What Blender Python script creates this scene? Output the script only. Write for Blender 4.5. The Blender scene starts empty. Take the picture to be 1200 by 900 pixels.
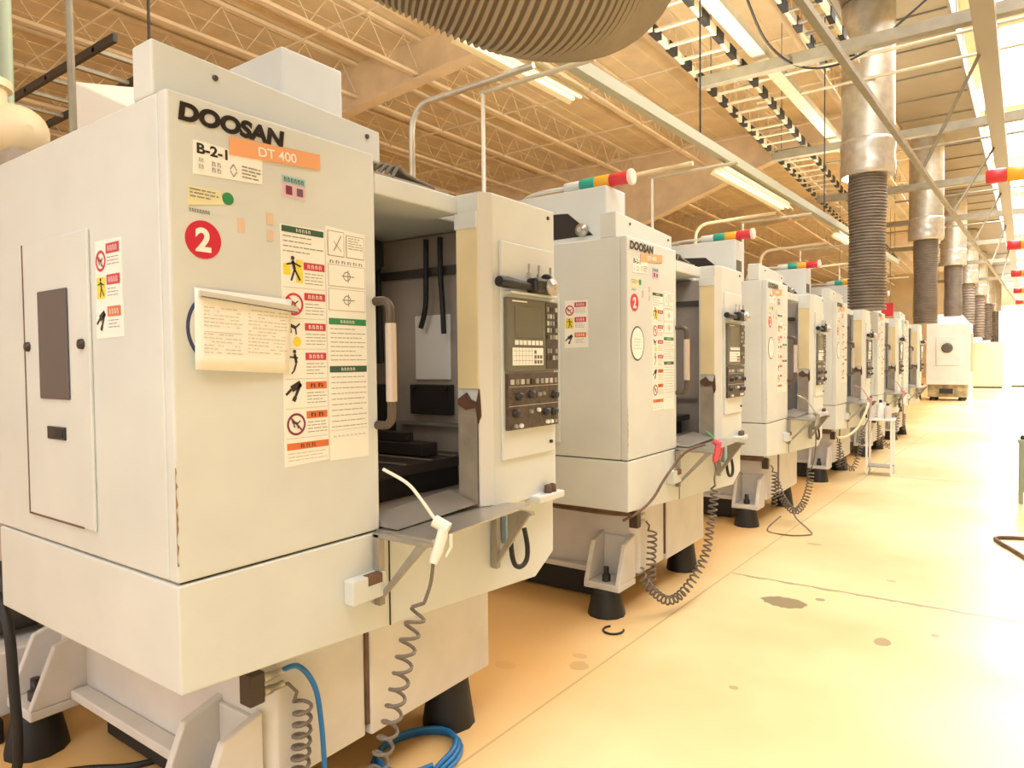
import bpy, bmesh, math, random
from mathutils import Vector, Matrix
random.seed(7)
S = bpy.context.scene
COL = S.collection
PI = math.pi

# ------------------------------------------------------------------ materials
def lin(c):
    c = c / 255.0
    return c / 12.92 if c <= 0.04045 else ((c + 0.055) / 1.055) ** 2.4
def rgb(r, g, b):
    return (lin(r), lin(g), lin(b), 1.0)

MATS = {}
def mat(name, col, rough=0.5, metal=0.0, noise=0.0, scale=6.0, emit=None, estr=0.0, bump=0.0, bscale=40.0, spec=0.5, alpha=None):
    if name in MATS:
        return MATS[name]
    m = bpy.data.materials.new(name); m.use_nodes = True
    nt = m.node_tree; b = nt.nodes['Principled BSDF']
    b.inputs['Base Color'].default_value = rgb(*col)
    b.inputs['Roughness'].default_value = rough
    b.inputs['Metallic'].default_value = metal
    b.inputs['Specular IOR Level'].default_value = spec
    if noise > 0:
        tc = nt.nodes.new('ShaderNodeTexCoord')
        n = nt.nodes.new('ShaderNodeTexNoise'); n.inputs['Scale'].default_value = scale
        n.inputs['Detail'].default_value = 5
        r = nt.nodes.new('ShaderNodeValToRGB')
        c0 = rgb(*[max(0, x * (1 - noise)) for x in col]); c1 = rgb(*[min(255, x * (1 + noise * 0.5)) for x in col])
        r.color_ramp.elements[0].position = 0.3; r.color_ramp.elements[0].color = c0
        r.color_ramp.elements[1].position = 0.7; r.color_ramp.elements[1].color = c1
        nt.links.new(tc.outputs['Object'], n.inputs['Vector'])
        nt.links.new(n.outputs['Fac'], r.inputs['Fac'])
        nt.links.new(r.outputs['Color'], b.inputs['Base Color'])
    if bump > 0:
        tc = nt.nodes.new('ShaderNodeTexCoord')
        n = nt.nodes.new('ShaderNodeTexNoise'); n.inputs['Scale'].default_value = bscale
        bp = nt.nodes.new('ShaderNodeBump'); bp.inputs['Strength'].default_value = bump
        nt.links.new(tc.outputs['Object'], n.inputs['Vector'])
        nt.links.new(n.outputs['Fac'], bp.inputs['Height'])
        nt.links.new(bp.outputs['Normal'], b.inputs['Normal'])
    if emit:
        b.inputs['Emission Color'].default_value = rgb(*emit)
        b.inputs['Emission Strength'].default_value = estr
    MATS[name] = m
    return m

PAINT = mat('cream_paint', (218, 221, 216), 0.42, noise=0.035, scale=2.5)
CAST = mat('casting_paint', (219, 214, 208), 0.5, noise=0.05, scale=4)
LINING = mat('grey_lining', (176, 164, 152), 0.45, noise=0.12, scale=3)
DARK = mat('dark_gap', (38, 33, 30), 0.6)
BLACK = mat('black_rubber', (34, 33, 32), 0.55, noise=0.2, scale=8)
BLACKP = mat('black_plastic', (40, 38, 36), 0.4)
WHITE = mat('white_sticker', (246, 245, 236), 0.4)
PAPER = mat('paper', (248, 244, 232), 0.35, noise=0.02)
INK = mat('ink', (45, 40, 38), 0.5)
GREYINK = mat('grey_ink', (150, 146, 136), 0.6)
PALEINK = mat('pale_ink', (200, 194, 180), 0.6)
RED = mat('badge_red', (206, 36, 62), 0.4)
STRED = mat('sticker_red', (206, 58, 76), 0.4)
ORANGE = mat('sticker_orange', (222, 116, 62), 0.4)
PEACH = mat('peach_strip', (240, 172, 122), 0.4)
YELLOW = mat('sticker_yellow', (238, 220, 70), 0.4)
PALEYEL = mat('pale_yellow', (232, 226, 176), 0.4)
GREEN = mat('sticker_green', (46, 140, 84), 0.4)
DKGREEN = mat('header_green', (52, 92, 72), 0.4)
PINK = mat('sticker_pink', (226, 190, 206), 0.4)
MAROON = mat('sticker_maroon', (128, 50, 80), 0.4)
BLUEP = mat('sticker_blue', (166, 208, 206), 0.4)
NAVY = mat('ring_navy', (62, 74, 112), 0.4)
STEEL = mat('stainless', (190, 184, 172), 0.35, metal=0.7, noise=0.06, scale=5)
DULLSTEEL = mat('dull_steel', (165, 158, 146), 0.5, metal=0.4, noise=0.1, scale=8)
GALV = mat('galvanised', (205, 200, 186), 0.38, metal=0.75, noise=0.08, scale=9)
GRIP = mat('handle_grip', (205, 190, 176), 0.35, metal=0.3)
BEZEL = mat('screen_bezel', (108, 106, 92), 0.5)
SCREEN = mat('screen_glass', (98, 98, 84), 0.15)
KEYPAD = mat('dark_keypad', (72, 64, 56), 0.5, noise=0.25, scale=60)
PANELBR = mat('operator_brown', (84, 70, 60), 0.5, noise=0.25, scale=50)
TAN = mat('yellowed_window', (224, 206, 160), 0.3, noise=0.06, scale=3)
BROWN = mat('brown_wear', (88, 60, 44), 0.7, noise=0.3, scale=14)
GRIME = mat('brown_cable', (110, 82, 62), 0.6, noise=0.25, scale=10)
SWIN = mat('side_window', (92, 84, 86), 0.2)
HOSEGR = mat('grey_hose', (112, 100, 88), 0.45)
HOSEBL = mat('blue_hose', (28, 110, 170), 0.35)
TEAL = mat('lamp_green', (40, 165, 145), 0.3)
AMBER = mat('lamp_amber', (240, 176, 50), 0.3)
LRED = mat('lamp_red', (215, 52, 58), 0.3)
LCAP = mat('lamp_cap', (246, 220, 206), 0.4)
GUNW = mat('gun_white', (238, 236, 220), 0.35)
GUNR = mat('gun_red', (226, 84, 92), 0.4)
GUNG = mat('gun_green', (70, 170, 120), 0.4)
GUNP = mat('gun_faded', (200, 150, 150), 0.4)
FLEX = mat('flexible_duct', (136, 124, 112), 0.6, noise=0.12, scale=5)
FLEXN = mat('flexible_duct_grey', (158, 146, 128), 0.55, noise=0.1, scale=4)
FOIL = mat('foil_wrap', (214, 208, 196), 0.32, metal=0.65, noise=0.1, scale=10, bump=0.35, bscale=14)
TRUNK = mat('trunk_duct', (160, 145, 120), 0.55, noise=0.03, scale=2)
STRUT = mat('strut_grey', (150, 142, 122), 0.5, metal=0.2, noise=0.08, scale=6)
STRUTL = mat('strut_pale', (214, 204, 176), 0.5, metal=0.2, noise=0.06, scale=6)
GIRD = mat('girder_cream', (240, 219, 184), 0.6, noise=0.06, scale=2)
JOIST = mat('joist_cream', (243, 224, 192), 0.6, noise=0.05, scale=2)
PIPE = mat('cream_pipe', (240, 222, 182), 0.4, noise=0.04, scale=3)
TUBE = mat('lamp_tube', (255, 246, 220), 0.4, emit=(255, 240, 205), estr=1.0)
LHOUS = mat('lamp_housing', (236, 222, 186), 0.4)

# ------------------------------------------------------------------ mesh builder
class MB:
    def __init__(self):
        self.v = []; self.f = []; self.fm = []; self.fs = []; self.mats = []
    def _m(self, m):
        if m is None: return 0
        if m not in self.mats: self.mats.append(m)
        return self.mats.index(m)
    def add(self, vs, fs, m=None, smooth=False):
        o = len(self.v); self.v += [tuple(p) for p in vs]
        k = self._m(m)
        for f in fs:
            self.f.append([o + i for i in f]); self.fm.append(k); self.fs.append(smooth)
        return self
    def box(self, x0, x1, y0, y1, z0, z1, m=None):
        vs = [(x, y, z) for x in (x0, x1) for y in (y0, y1) for z in (z0, z1)]
        return self.add(vs, [(0, 1, 3, 2), (4, 6, 7, 5), (0, 4, 5, 1), (2, 3, 7, 6), (0, 2, 6, 4), (1, 5, 7, 3)], m)
    def hexa(self, bot, top, m=None):          # two loops of n points
        n = len(bot)
        fs = [tuple(range(n))[::-1], tuple(range(n, 2 * n))]
        fs += [(i, (i + 1) % n, n + (i + 1) % n, n + i) for i in range(n)]
        return self.add(list(bot) + list(top), fs, m)
    def prism(self, poly, axis, a, b, m=None): # poly in the two other axes, in order
        def P(q, t):
            return {'x': (t, q[0], q[1]), 'y': (q[0], t, q[1]), 'z': (q[0], q[1], t)}[axis]
        return self.hexa([P(q, a) for q in poly], [P(q, b) for q in poly], m)
    def ring(self, rings, m=None, smooth=True, closed=False, caps=True):
        n = len(rings[0]); k = len(rings); vs = [p for r in rings for p in r]; fs = []
        for i in range(k if closed else k - 1):
            a = i * n; b = ((i + 1) % k) * n
            fs += [(a + j, a + (j + 1) % n, b + (j + 1) % n, b + j) for j in range(n)]
        self.add(vs, fs, m, smooth)
        if caps and not closed:
            self.add(rings[0], [tuple(range(n))[::-1]], m); self.add(rings[-1], [tuple(range(n))], m)
        return self
    def tube(self, pts, r, n=8, m=None, closed=False, caps=True):
        pts = [Vector(p) for p in pts]; k = len(pts)
        rr = r if isinstance(r, (list, tuple)) else [r] * k
        T = []
        for i in range(k):
            a = pts[(i - 1) % k] if (closed or i > 0) else pts[i]
            b = pts[(i + 1) % k] if (closed or i < k - 1) else pts[i]
            t = (b - a); T.append(t.normalized() if t.length > 1e-9 else Vector((0, 0, 1)))
        up = Vector((0, 0, 1)) if abs(T[0].z) < 0.9 else Vector((1, 0, 0))
        nrm = T[0].cross(up).normalized(); rings = []
        for i in range(k):
            nrm = (nrm - T[i] * nrm.dot(T[i]))
            if nrm.length < 1e-6: nrm = T[i].orthogonal()
            nrm.normalize(); bi = T[i].cross(nrm)
            rings.append([tuple(pts[i] + (nrm * math.cos(2 * PI * j / n) + bi * math.sin(2 * PI * j / n)) * rr[i]) for j in range(n)])
        return self.ring(rings, m, True, closed, caps)
    def lathe(self, prof, c=(0, 0, 0), n=24, m=None, axis='z', caps=True):
        def P(r, h, a):
            u, v = r * math.cos(a), r * math.sin(a)
            q = {'z': (u, v, h), 'x': (h, u, v), 'y': (u, h, v)}[axis]
            return (c[0] + q[0], c[1] + q[1], c[2] + q[2])
        return self.ring([[P(r, h, 2 * PI * j / n) for j in range(n)] for r, h in prof], m, True, False, caps)
    def cyl(self, p0, p1, r, n=12, m=None):
        return self.tube([p0, p1], r, n, m)
    def build(self, name, m=None, parent=None, off=(0, 0, 0), bevel=0.0, label=None):
        me = bpy.data.meshes.new(name)
        o3 = Vector(off)
        me.from_pydata([tuple(Vector(p) - o3) for p in self.v], [], self.f)
        ml = ([m] if m else []) + [x for x in self.mats if x is not m]
        if m and self.mats and m not in self.mats:
            pass
        for x in (self.mats if self.mats else [m]): me.materials.append(x)
        me.polygons.foreach_set('material_index', self.fm if self.mats else [0] * len(self.f))
        me.polygons.foreach_set('use_smooth', self.fs)
        bm = bmesh.new(); bm.from_mesh(me)
        bmesh.ops.remove_doubles(bm, verts=bm.verts, dist=1e-6) if False else None
        bmesh.ops.recalc_face_normals(bm, faces=bm.faces)
        bm.to_mesh(me); bm.free()
        o = bpy.data.objects.new(name, me); COL.objects.link(o)
        if parent: o.parent = parent
        else: o.location = o3
        if bevel > 0:
            b = o.modifiers.new('bevel', 'BEVEL'); b.width = bevel; b.segments = 2; b.limit_method = 'ANGLE'
            b.harden_normals = False
        if label: o['label'] = label
        return o

def tag(o, label=None, cat=None, group=None, kind=None):
    if label: o['label'] = label
    if cat: o['category'] = cat
    if group: o['group'] = group
    if kind: o['kind'] = kind
    return o
def empty(name, loc, label, cat, group=None):
    o = bpy.data.objects.new(name, None); COL.objects.link(o); o.location = loc
    o.empty_display_size = 0.1
    return tag(o, label, cat, group)
def copy_tree(o, parent=None, skip=()):
    c = o.copy(); COL.objects.link(c)
    if parent: c.parent = parent
    for ch in list(o.children):
        if ch.name.split('.')[0] in skip: continue
        copy_tree(ch, c, skip)
    return c
def smooth(pts, k=8):
    pts = [Vector(p) for p in pts]; out = []
    P = [pts[0]] + pts + [pts[-1]]
    for i in range(1, len(P) - 2):
        for j in range(k):
            t = j / k; a, b, c, d = P[i - 1], P[i], P[i + 1], P[i + 2]
            out.append(0.5 * ((2 * b) + (c - a) * t + (2 * a - 5 * b + 4 * c - d) * t * t + (3 * b - a - 3 * c + d) * t ** 3))
    out.append(pts[-1]); return out
def coil(path, R, turns, per=12):
    path = smooth(path, 12); L = [0]
    for a, b in zip(path, path[1:]): L.append(L[-1] + (b - a).length)
    N = turns * per; out = []; k = 0; nrm = None
    for i in range(N + 1):
        s = L[-1] * i / N
        while k < len(L) - 2 and L[k + 1] < s: k += 1
        t = (s - L[k]) / max(1e-9, L[k + 1] - L[k]); p = path[k].lerp(path[k + 1], t)
        T = (path[k + 1] - path[k]).normalized()
        if nrm is None: nrm = T.orthogonal()
        nrm = (nrm - T * nrm.dot(T)).normalized(); bi = T.cross(nrm); a = 2 * PI * i / per
        out.append(p + (nrm * math.cos(a) + bi * math.sin(a)) * R)
    return out
def text_mesh(s, size, off=0.0, sx=1.0, shear=0.0, depth=0.0):
    c = bpy.data.curves.new('lettering', 'FONT'); c.body = s; c.size = size; c.offset = off; c.shear = shear
    c.extrude = depth; c.space_character = 1.0
    o = bpy.data.objects.new('lettering', c); COL.objects.link(o)
    dg = bpy.context.evaluated_depsgraph_get(); dg.update()
    me = bpy.data.meshes.new_from_object(o.evaluated_get(dg))
    vs = [(v.co.x * sx, v.co.y) for v in me.vertices]; fs = [tuple(p.vertices) for p in me.polygons]
    bpy.data.objects.remove(o); bpy.data.curves.remove(c); bpy.data.meshes.remove(me)
    return vs, fs

class Decal(MB):
    """flat printed things on a panel; u runs along the panel, w is up."""
    def __init__(self, face, at):
        super().__init__(); self.face = face; self.at = at
    def P(self, u, w, lv):
        d = 0.0016 + 0.0007 * lv
        return (self.at + d, u, w) if self.face == 'x' else (u, self.at - d, w)
    def poly(self, pts, m, lv=0):
        if lv == 0:                                   # the sticker's own sheet has thickness
            a = [self.P(u, w, -2.2) for u, w in pts]; b = [self.P(u, w, 0) for u, w in pts]
            return self.hexa(a, b, m)
        return self.add([self.P(u, w, lv) for u, w in pts], [tuple(range(len(pts)))], m)
    def rect(self, u0, w0, u1, w1, m, lv=0):
        return self.poly([(u0, w0), (u1, w0), (u1, w1), (u0, w1)], m, lv)
    def disc(self, u, w, r, m, lv=0, n=32):
        return self.poly([(u + r * math.cos(2 * PI * i / n), w + r * math.sin(2 * PI * i / n)) for i in range(n)], m, lv)
    def annulus(self, u, w, r0, r1, m, lv=1, n=32):
        vs = [self.P(u + r * math.cos(2 * PI * i / n), w + r * math.sin(2 * PI * i / n), lv) for r in (r0, r1) for i in range(n)]
        return self.add(vs, [(i, (i + 1) % n, n + (i + 1) % n, n + i) for i in range(n)], m)
    def line(self, u0, w0, u1, w1, t, m, lv=1):
        d = Vector((u1 - u0, w1 - w0)); n = Vector((-d.y, d.x)).normalized() * t / 2
        return self.poly([(u0 + n.x, w0 + n.y), (u1 + n.x, w1 + n.y), (u1 - n.x, w1 - n.y), (u0 - n.x, w0 - n.y)], m, lv)
    def rows(self, u0, w0, u1, w1, n, m, lv=1, t=0.0022):
        for i in range(n):
            w = w1 - (w1 - w0) * (i + 0.5) / n
            e = u1 - (u1 - u0) * random.choice((0, 0, .05, .12, .3))
            u = u0
            while u < e - 0.004:
                k = min(e, u + random.uniform(.008, .03)); self.rect(u, w - t / 2, k, w + t / 2, m, lv); u = k + 0.003
        return self
    def marks(self, u0, w0, u1, w1, n, m, lv=2):       # a row of illegible characters
        p = (u1 - u0) / n
        for i in range(n):
            a = u0 + p * (i + .2); self.rect(a, w0, a + p * .18, w1, m, lv); self.rect(a, w1 - (w1 - w0) * .3, a + p * .6, w1 - (w1 - w0) * .12, m, lv)
            self.rect(a + p * .42, w0, a + p * .6, w1 * .6 + w0 * .4, m, lv)
        return self
    def text(self, s, u, w, size, m, lv=1, off=0.0, sx=1.0, shear=0.0, tilt=0.0):
        vs, fs = text_mesh(s, size, off, sx, shear)
        ct, st = math.cos(tilt), math.sin(tilt)
        return self.add([self.P(u + a * ct - b * st, w + a * st + b * ct, lv) for a, b in vs], fs, m)
    def figure(self, u, w, s, m, lv=2, pose=0):        # little warning pictogram person
        L = {0: [(0, .5, .1, .1, .16), (.1, .1, -.1, -.45, .1), (.1, .1, .4, -.4, .1), (.05, .4, .45, .25, .08), (.05, .4, -.35, .3, .08)],
             1: [(-.4, .3, .1, .1, .2), (.1, .1, .4, .35, .1), (-.3, .3, -.2, -.2, .1), (.1, .1, .15, -.3, .1)],
             2: [(0, .45, .1, 0, .16), (.1, 0, -.05, -.4, .1), (-.3, .3, .2, .25, .08), (-.05, -.4, -.2, -.55, .08)],
             3: [(-.5, -.1, -.2, .15, .12), (-.2, .15, .3, .4, .3), (.3, .4, .0, -.2, .14), (.0, -.2, -.1, -.4, .2)]}[pose]
        for a, b, c, d, t in L: self.line(u + a * s, w + b * s, u + c * s, w + d * s, t * s, m, lv)
        if pose != 3: self.disc(u + L[0][0] * s, w + (L[0][1] + .12) * s, .1 * s, m, lv, 12)
        return self

# ================================================================== the machining centre
O1 = (-1.70, 0.905, 0.0)
M1 = empty('machining_center', O1, 'cream machining centre closest to the camera with open door and red badge 2', 'machine', 'row of cream machining centres')

def part(mb, name, m=None, parent=None, bevel=0.0, label=None):
    return mb.build(name, m, parent or M1, O1, bevel, label)

# --- base casting, lugs, feet
b = MB()
b.prism([(-1.79, 1.25), (-1.79, 1.60), (-3.04, 1.60), (-3.04, 1.20), (-1.84, 1.20)], 'z', 0.21, 0.652)
b.box(-2.80, -1.775, 1.612, 2.28, 0.21, 0.60)
base = part(b, 'base_casting', CAST, bevel=0.008)
part(MB().box(-2.96, -2.04, 1.135, 1.199, 0.20, 0.235), 'flange', CAST, base, 0.006)
part(MB().box(-1.795, -1.782, 1.598, 1.613, 0.25, 0.60), 'rust_streak', GRIME, base)
def lug(x0, x1, ya, yb):
    m = MB()
    m.box(x0, x1, ya, yb, 0.158, 0.196)
    for x in (x0, x1 - 0.03):
        m.prism([(ya, 0.196), (yb, 0.196), (yb, 0.46), (ya + 0.09, 0.42)], 'x', x, x + 0.03)
    m.box(x0 + .03, x1 - .03, yb - .02, yb, .196, .44)
    l = part(m, 'mounting_lug', CAST, None, 0.006)
    q = MB(); xc = (x0 + x1) / 2; yc = ya * .7 + yb * .3
    q.lathe([(.028, .196), (.028, .234), (.018, .234), (.018, .28)], (xc, yc, 0), 6)
    part(q, 'bolt', BLACKP, l)
    foot(xc, yc, .16)
def foot(x, y, h):
    f = MB(); f.lathe([(.112, 0), (.108, .025), (.085, h - .025), (.078, h), (.05, h)], (x, y, 0), 12); part(f, 'leveling_foot', BLACK)
lug(-2.035, -1.80, .985, 1.205)
lug(-3.20, -2.97, 1.00, 1.205)
foot(-1.885, 2.14, .212); foot(-2.68, 2.14, .212)

part(MB().box(-2.95, -2.12, 1.26, 2.02, .012, .19), 'shade_pan', mat('pan_dark', (44, 40, 36), .6), None, .006)  # black tray under the base, added as well to deepen the shade there

# --- skirt (lower pan)
top = 0.938
bot = [(-1.70, .905, .655), (-1.70, 1.635, .606), (-1.588, 2.36, .602), (-1.572, 2.478, .69), (-2.90, 2.478, .652), (-2.90, .905, .652)]
s = MB(); s.hexa(bot, [(x, y, top) for x, y, z in bot])
s.v[9 + 0] = s.v[9 + 0]
skirt = part(s, 'skirt', PAINT, None, 0.006)
part(MB().box(-1.703, -1.6965, 1.633, 1.637, .608, .935), 'seam', DARK, skirt)
part(MB().prism([(.935, .945), (1.0, .945), (1.0, .938)], 'x', -1.75, -1.72), 'gap_filler', DARK, skirt)
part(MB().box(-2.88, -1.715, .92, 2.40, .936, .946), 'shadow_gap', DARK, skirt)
# worn cable lying on the ledge under the skirt
c = MB()
for k, (dy, dz, r) in enumerate(((0, 0, .014), (-.02, .02, .011), (.012, .03, .012))):
    c.tube(smooth([(-2.85, 1.06 + dy, .628 + dz * .3), (-2.4, 1.06 + dy, .605 + dz), (-1.95, 1.06 + dy, .60 + dz), (-1.80, 1.14 + dy, .59 + dz)]), r, 6)
cables = part(c, 'cable_bundle', GRIME)

# --- enclosure shell
e = MB()
e.box(-1.745, -1.70, .905, 1.597, .944, 2.19)
e.box(-3.05, -1.745, .905, .945, .944, 2.19)
e.box(-3.05, -1.745, .945, 1.597, 2.15, 2.19)
e.box(-3.05, -1.90, 1.597, 2.46, 2.09, 2.13)
e.box(-3.05, -3.0, .945, 2.42, .944, 2.15)
e.box(-3.05, -1.80, 2.42, 2.46, .944, 2.09)
enc = part(e, 'enclosure', PAINT, None, 0.007)
part(MB().box(-1.90, -1.70, 1.597, 2.03, 2.062, 2.13), 'door_header', PAINT, None, 0.006)

# --- interior: lining, table, spindle, hoses, splash plate
i = MB()
i.box(-2.62, -2.60, 1.0, 2.38, .95, 2.085); i.box(-2.62, -1.80, 2.375, 2.40, .95, 2.085)
i.box(-2.62, -1.78, 1.0, 1.02, .95, 2.085); i.box(-2.62, -1.78, 1.0, 2.38, .95, .965)
lin_o = part(i, 'interior_lining', LINING)
t = MB(); t.box(-2.45, -1.95, 1.75, 2.30, .965, 1.06, DARK); t.box(-2.50, -1.90, 1.70, 2.34, 1.06, 1.10, mat('table_iron', (70, 62, 56), .4, metal=.4))
for k in range(4): t.box(-2.50, -1.90, 1.76 + .15 * k, 1.785 + .15 * k, 1.10, 1.106, mat('table_slot', (150, 140, 126), .4, metal=.5))
part(t, 'work_table', None, None, 0.004)
t = MB(); t.box(-2.36, -1.98, 2.1, 2.2, 1.106, 1.16, mat('vise_iron', (58, 52, 48), .45, metal=.3)); t.box(-2.3, -2.1, 2.12, 2.18, 1.16, 1.2)
part(t, 'vise', None, None, 0.004)
sp = MB(); sp.lathe([(.09, 2.06), (.09, 1.95), (.055, 1.93), (.05, 1.80), (.02, 1.79)], (-2.42, 2.2, 0), 16)
part(sp, 'spindle', BLACKP)
pl = MB(); pl.box(-2.262, -2.045, 2.364, 2.376, 1.42, 1.72)
part(pl, 'inspection_plate', mat('pale_plate', (240, 236, 230), .4), None, 0.008)
kb = MB(); kb.box(-2.275, -2.03, 2.34, 2.376, 1.262, 1.40)
for x in (-2.25, -2.055): kb.lathe([(.014, 0), (.014, -.012)], (x, 2.34, 1.385), 8, None, 'y')
part(kb, 'chip_guard', BLACKP, None, 0.004)
h = MB(); h.tube(smooth([(-2.15, 2.33, 2.06), (-2.153, 2.33, 1.88), (-2.16, 2.33, 1.75), (-2.19, 2.33, 1.66)]), .012, 8)
part(h, 'coolant_hose', BLACK)
h = MB(); h.tube(smooth([(-2.065, 2.33, 2.06), (-2.065, 2.33, 1.9), (-2.055, 2.33, 1.75), (-2.05, 2.33, 1.63)]), .012, 8)
part(h, 'coolant_hose', BLACK)
h = MB()
for k in range(3): h.tube([(-2.50 + .03 * k, 2.3, 2.06), (-2.49 + .035 * k, 2.3, 1.5)], .014, 8)
part(h, 'coolant_hose', BLACK)
part(MB().box(-2.56, -2.40, 2.24, 2.372, 1.0, 1.40), 'chute_guard', BLACKP, None, 0.005)
part(MB().box(-2.36, -1.86, 2.35, 2.376, 1.21, 1.225), 'rail', DULLSTEEL)
part(MB().box(-2.62, -1.82, 2.35, 2.376, 1.90, 1.935), 'rail', mat('rail_dark', (74, 66, 58), .5))

# --- sliding door edge and handle
d = MB(); d.box(-1.80, -1.755, 1.20, 1.628, .97, 2.055)
door = part(d, 'sliding_door', PAINT, None, 0.004)
hd = MB(); HD = mat('handle_dark', (96, 84, 72), .4, metal=.4)
arc = [(-1.665 + .035 * math.sin(a), .035 * (1 - math.cos(a))) for a in (.4, .8, 1.2, 1.57)]
pts = [(-1.70, 1.592, 1.705), (-1.665, 1.592, 1.705)] + [(x, 1.592, 1.705 - z) for x, z in arc] + [(x, 1.592, 1.295 + z) for x, z in arc[::-1]] + [(-1.665, 1.592, 1.295), (-1.70, 1.592, 1.295)]
hd.tube(pts, .015, 10, HD)
handle = part(hd, 'door_handle', None, door)
part(MB().tube([(-1.63, 1.592, 1.375), (-1.63, 1.592, 1.63)], .0185, 12), 'grip', GRIP, door)

# --- control cabinet
cb = MB()
cb.prism([(-1.57, 2.06), (-1.57, 2.50), (-1.80, 2.50), (-1.712, 2.02), (-1.60, 2.02)], 'z', .94, 2.135)
cab = part(cb, 'control_cabinet', PAINT, None, 0.006)
dr = MB(); dr.box(-1.571, -1.560, 2.105, 2.475, 1.122, 1.962)
part(dr, 'cabinet_door', PAINT, cab, 0.004)
part(MB().lathe([(.007, 0), (.007, .01)], (-1.56, 2.44, 1.165), 10, None, 'x'), 'lock', DARK, cab)
part(MB().lathe([(.008, 0), (.008, .006)], (-1.572, 2.45, 2.10), 10, None, 'x'), 'screw', DARK, cab)
part(MB().box(-1.60, -1.52, 2.30, 2.49, .925, .955), 'ledge', PAINT, cab, .006)
for y in (2.395, 2.43): part(MB().lathe([(.017, .955), (.015, .985), (.006, .99)], (-1.545, y, 0), 10), 'cap', GRIME, cab)
# yellowed side window, with paint worn away below it
w = MB(); w.box(-1.70, -1.60, 2.008, 2.016, 1.40, 2.055)
sw = part(w, 'side_window', TAN, None, 0.003)
part(MB().box(-1.705, -1.60, 2.004, 2.012, 2.0, 2.06), 'window_clamp', PAINT, sw, .002)
wp = MB(); wp.prism([(-1.70, 1.36), (-1.66, 1.385), (-1.64, 1.36), (-1.61, 1.35), (-1.597, 1.40), (-1.592, 1.30), (-1.602, 1.27), (-1.615, 1.33), (-1.66, 1.32), (-1.70, 1.34)], 'y', 2.006, 2.016)
part(wp, 'worn_patch', BROWN, sw)
part(MB().box(-1.70, -1.61, 2.010, 2.018, .95, 1.345), 'window_rail', mat('rail_grey', (150, 138, 120), .5, noise=.1, scale=12), sw)
tr = MB()
for x in (-1.598, -1.588, -1.578): tr.box(x, x + .003, 2.022, 2.05, .97, 2.12)
tr.v = [(x, y - .0, z) for x, y, z in tr.v]
part(MB().prism([(-1.604, 2.012), (-1.598, 2.012), (-1.566, 2.056), (-1.572, 2.058)], 'z', .96, 2.128), 'door_track', mat('track_pale', (220, 217, 207), .45), cab)

# display unit
XP = -1.560
du = MB(); du.box(XP - .002, XP + .018, 2.118, 2.482, 1.462, 1.748)
disp = part(du, 'display_unit', BEZEL, None, 0.004)
part(MB().box(XP + .016, XP + .0205, 2.165, 2.362, 1.595, 1.718), 'screen', SCREEN, disp, .002)
part(MB().rect if False else MB().box(XP + .016, XP + .0195, 2.15, 2.25, 1.733, 1.738), 'name_strip', WHITE, disp)
for k in range(7):
    part(MB().box(XP + .016, XP + .022, 2.165 + k * .0285, 2.165 + k * .0285 + .019, 1.566, 1.584), 'soft_key', WHITE, disp)
kp = MB(); kp.box(XP + .016, XP + .021, 2.148, 2.36, 1.486, 1.555, WHITE)
for r in range(3): kp.box(XP + .0205, XP + .0214, 2.15, 2.285, 1.504 + r * .019, 1.5055 + r * .019, GREYINK)
for cc in range(6): kp.box(XP + .0205, XP + .0214, 2.168 + cc * .022, 2.1695 + cc * .022, 1.488, 1.553, GREYINK)
for k in range(7): kp.box(XP + .0208, XP + .0224, 2.295 + (k % 3) * .021, 2.309 + (k % 3) * .021, 1.492 + (k // 3) * .02, 1.506 + (k // 3) * .02, BEZEL)
part(kp, 'keypad', None, disp)
kp = MB(); kp.box(XP + .016, XP + .0205, 2.385, 2.474, 1.47, 1.742, KEYPAD)
for r in range(9):
    for cc in range(4):
        if (r in (0, 3)): continue
        kp.box(XP + .02, XP + .0228, 2.391 + cc * .021, 2.405 + cc * .021, 1.478 + r * .0285, 1.496 + r * .0285, random.choice((GREYINK, BLACKP, KEYPAD, PALEINK)))
part(kp, 'keypad', None, disp)
op = MB(); op.box(XP - .002, XP + .016, 2.122, 2.48, 1.236, 1.455, PANELBR)
for k in range(2): op.box(XP + .0155, XP + .0168, 2.126, 2.476, 1.402 - k * .075, 1.4045 - k * .075, PALEINK)
opan = part(op, 'operator_panel', None, None, 0.003)
for k in range(10):
    part(MB().box(XP + .015, XP + .021, 2.135 + k * .0345, 2.155 + k * .0345, 1.412, 1.432), 'button', random.choice((PALEINK, BLACKP, GREYINK)), opan)
for y, z in ((2.185, 1.365), (2.27, 1.37), (2.445, 1.362), (2.38, 1.295), (2.44, 1.292), (2.165, 1.30)):
    part(MB().lathe([(.017, 0), (.015, .02), (.008, .022)], (XP + .015, y, z), 12, None, 'x'), 'knob', BLACKP, opan)
for y, z in ((2.33, 1.368), (2.27, 1.302), (2.325, 1.305), (2.39, 1.252), (2.42, 1.252), (2.45, 1.252), (2.165, 1.25), (2.20, 1.25), (2.36, 1.37)):
    part(MB().lathe([(.009, 0), (.008, .012)], (XP + .015, y, z), 10, None, 'x'), 'button', random.choice((WHITE, WHITE, GREYINK)), opan)
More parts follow.
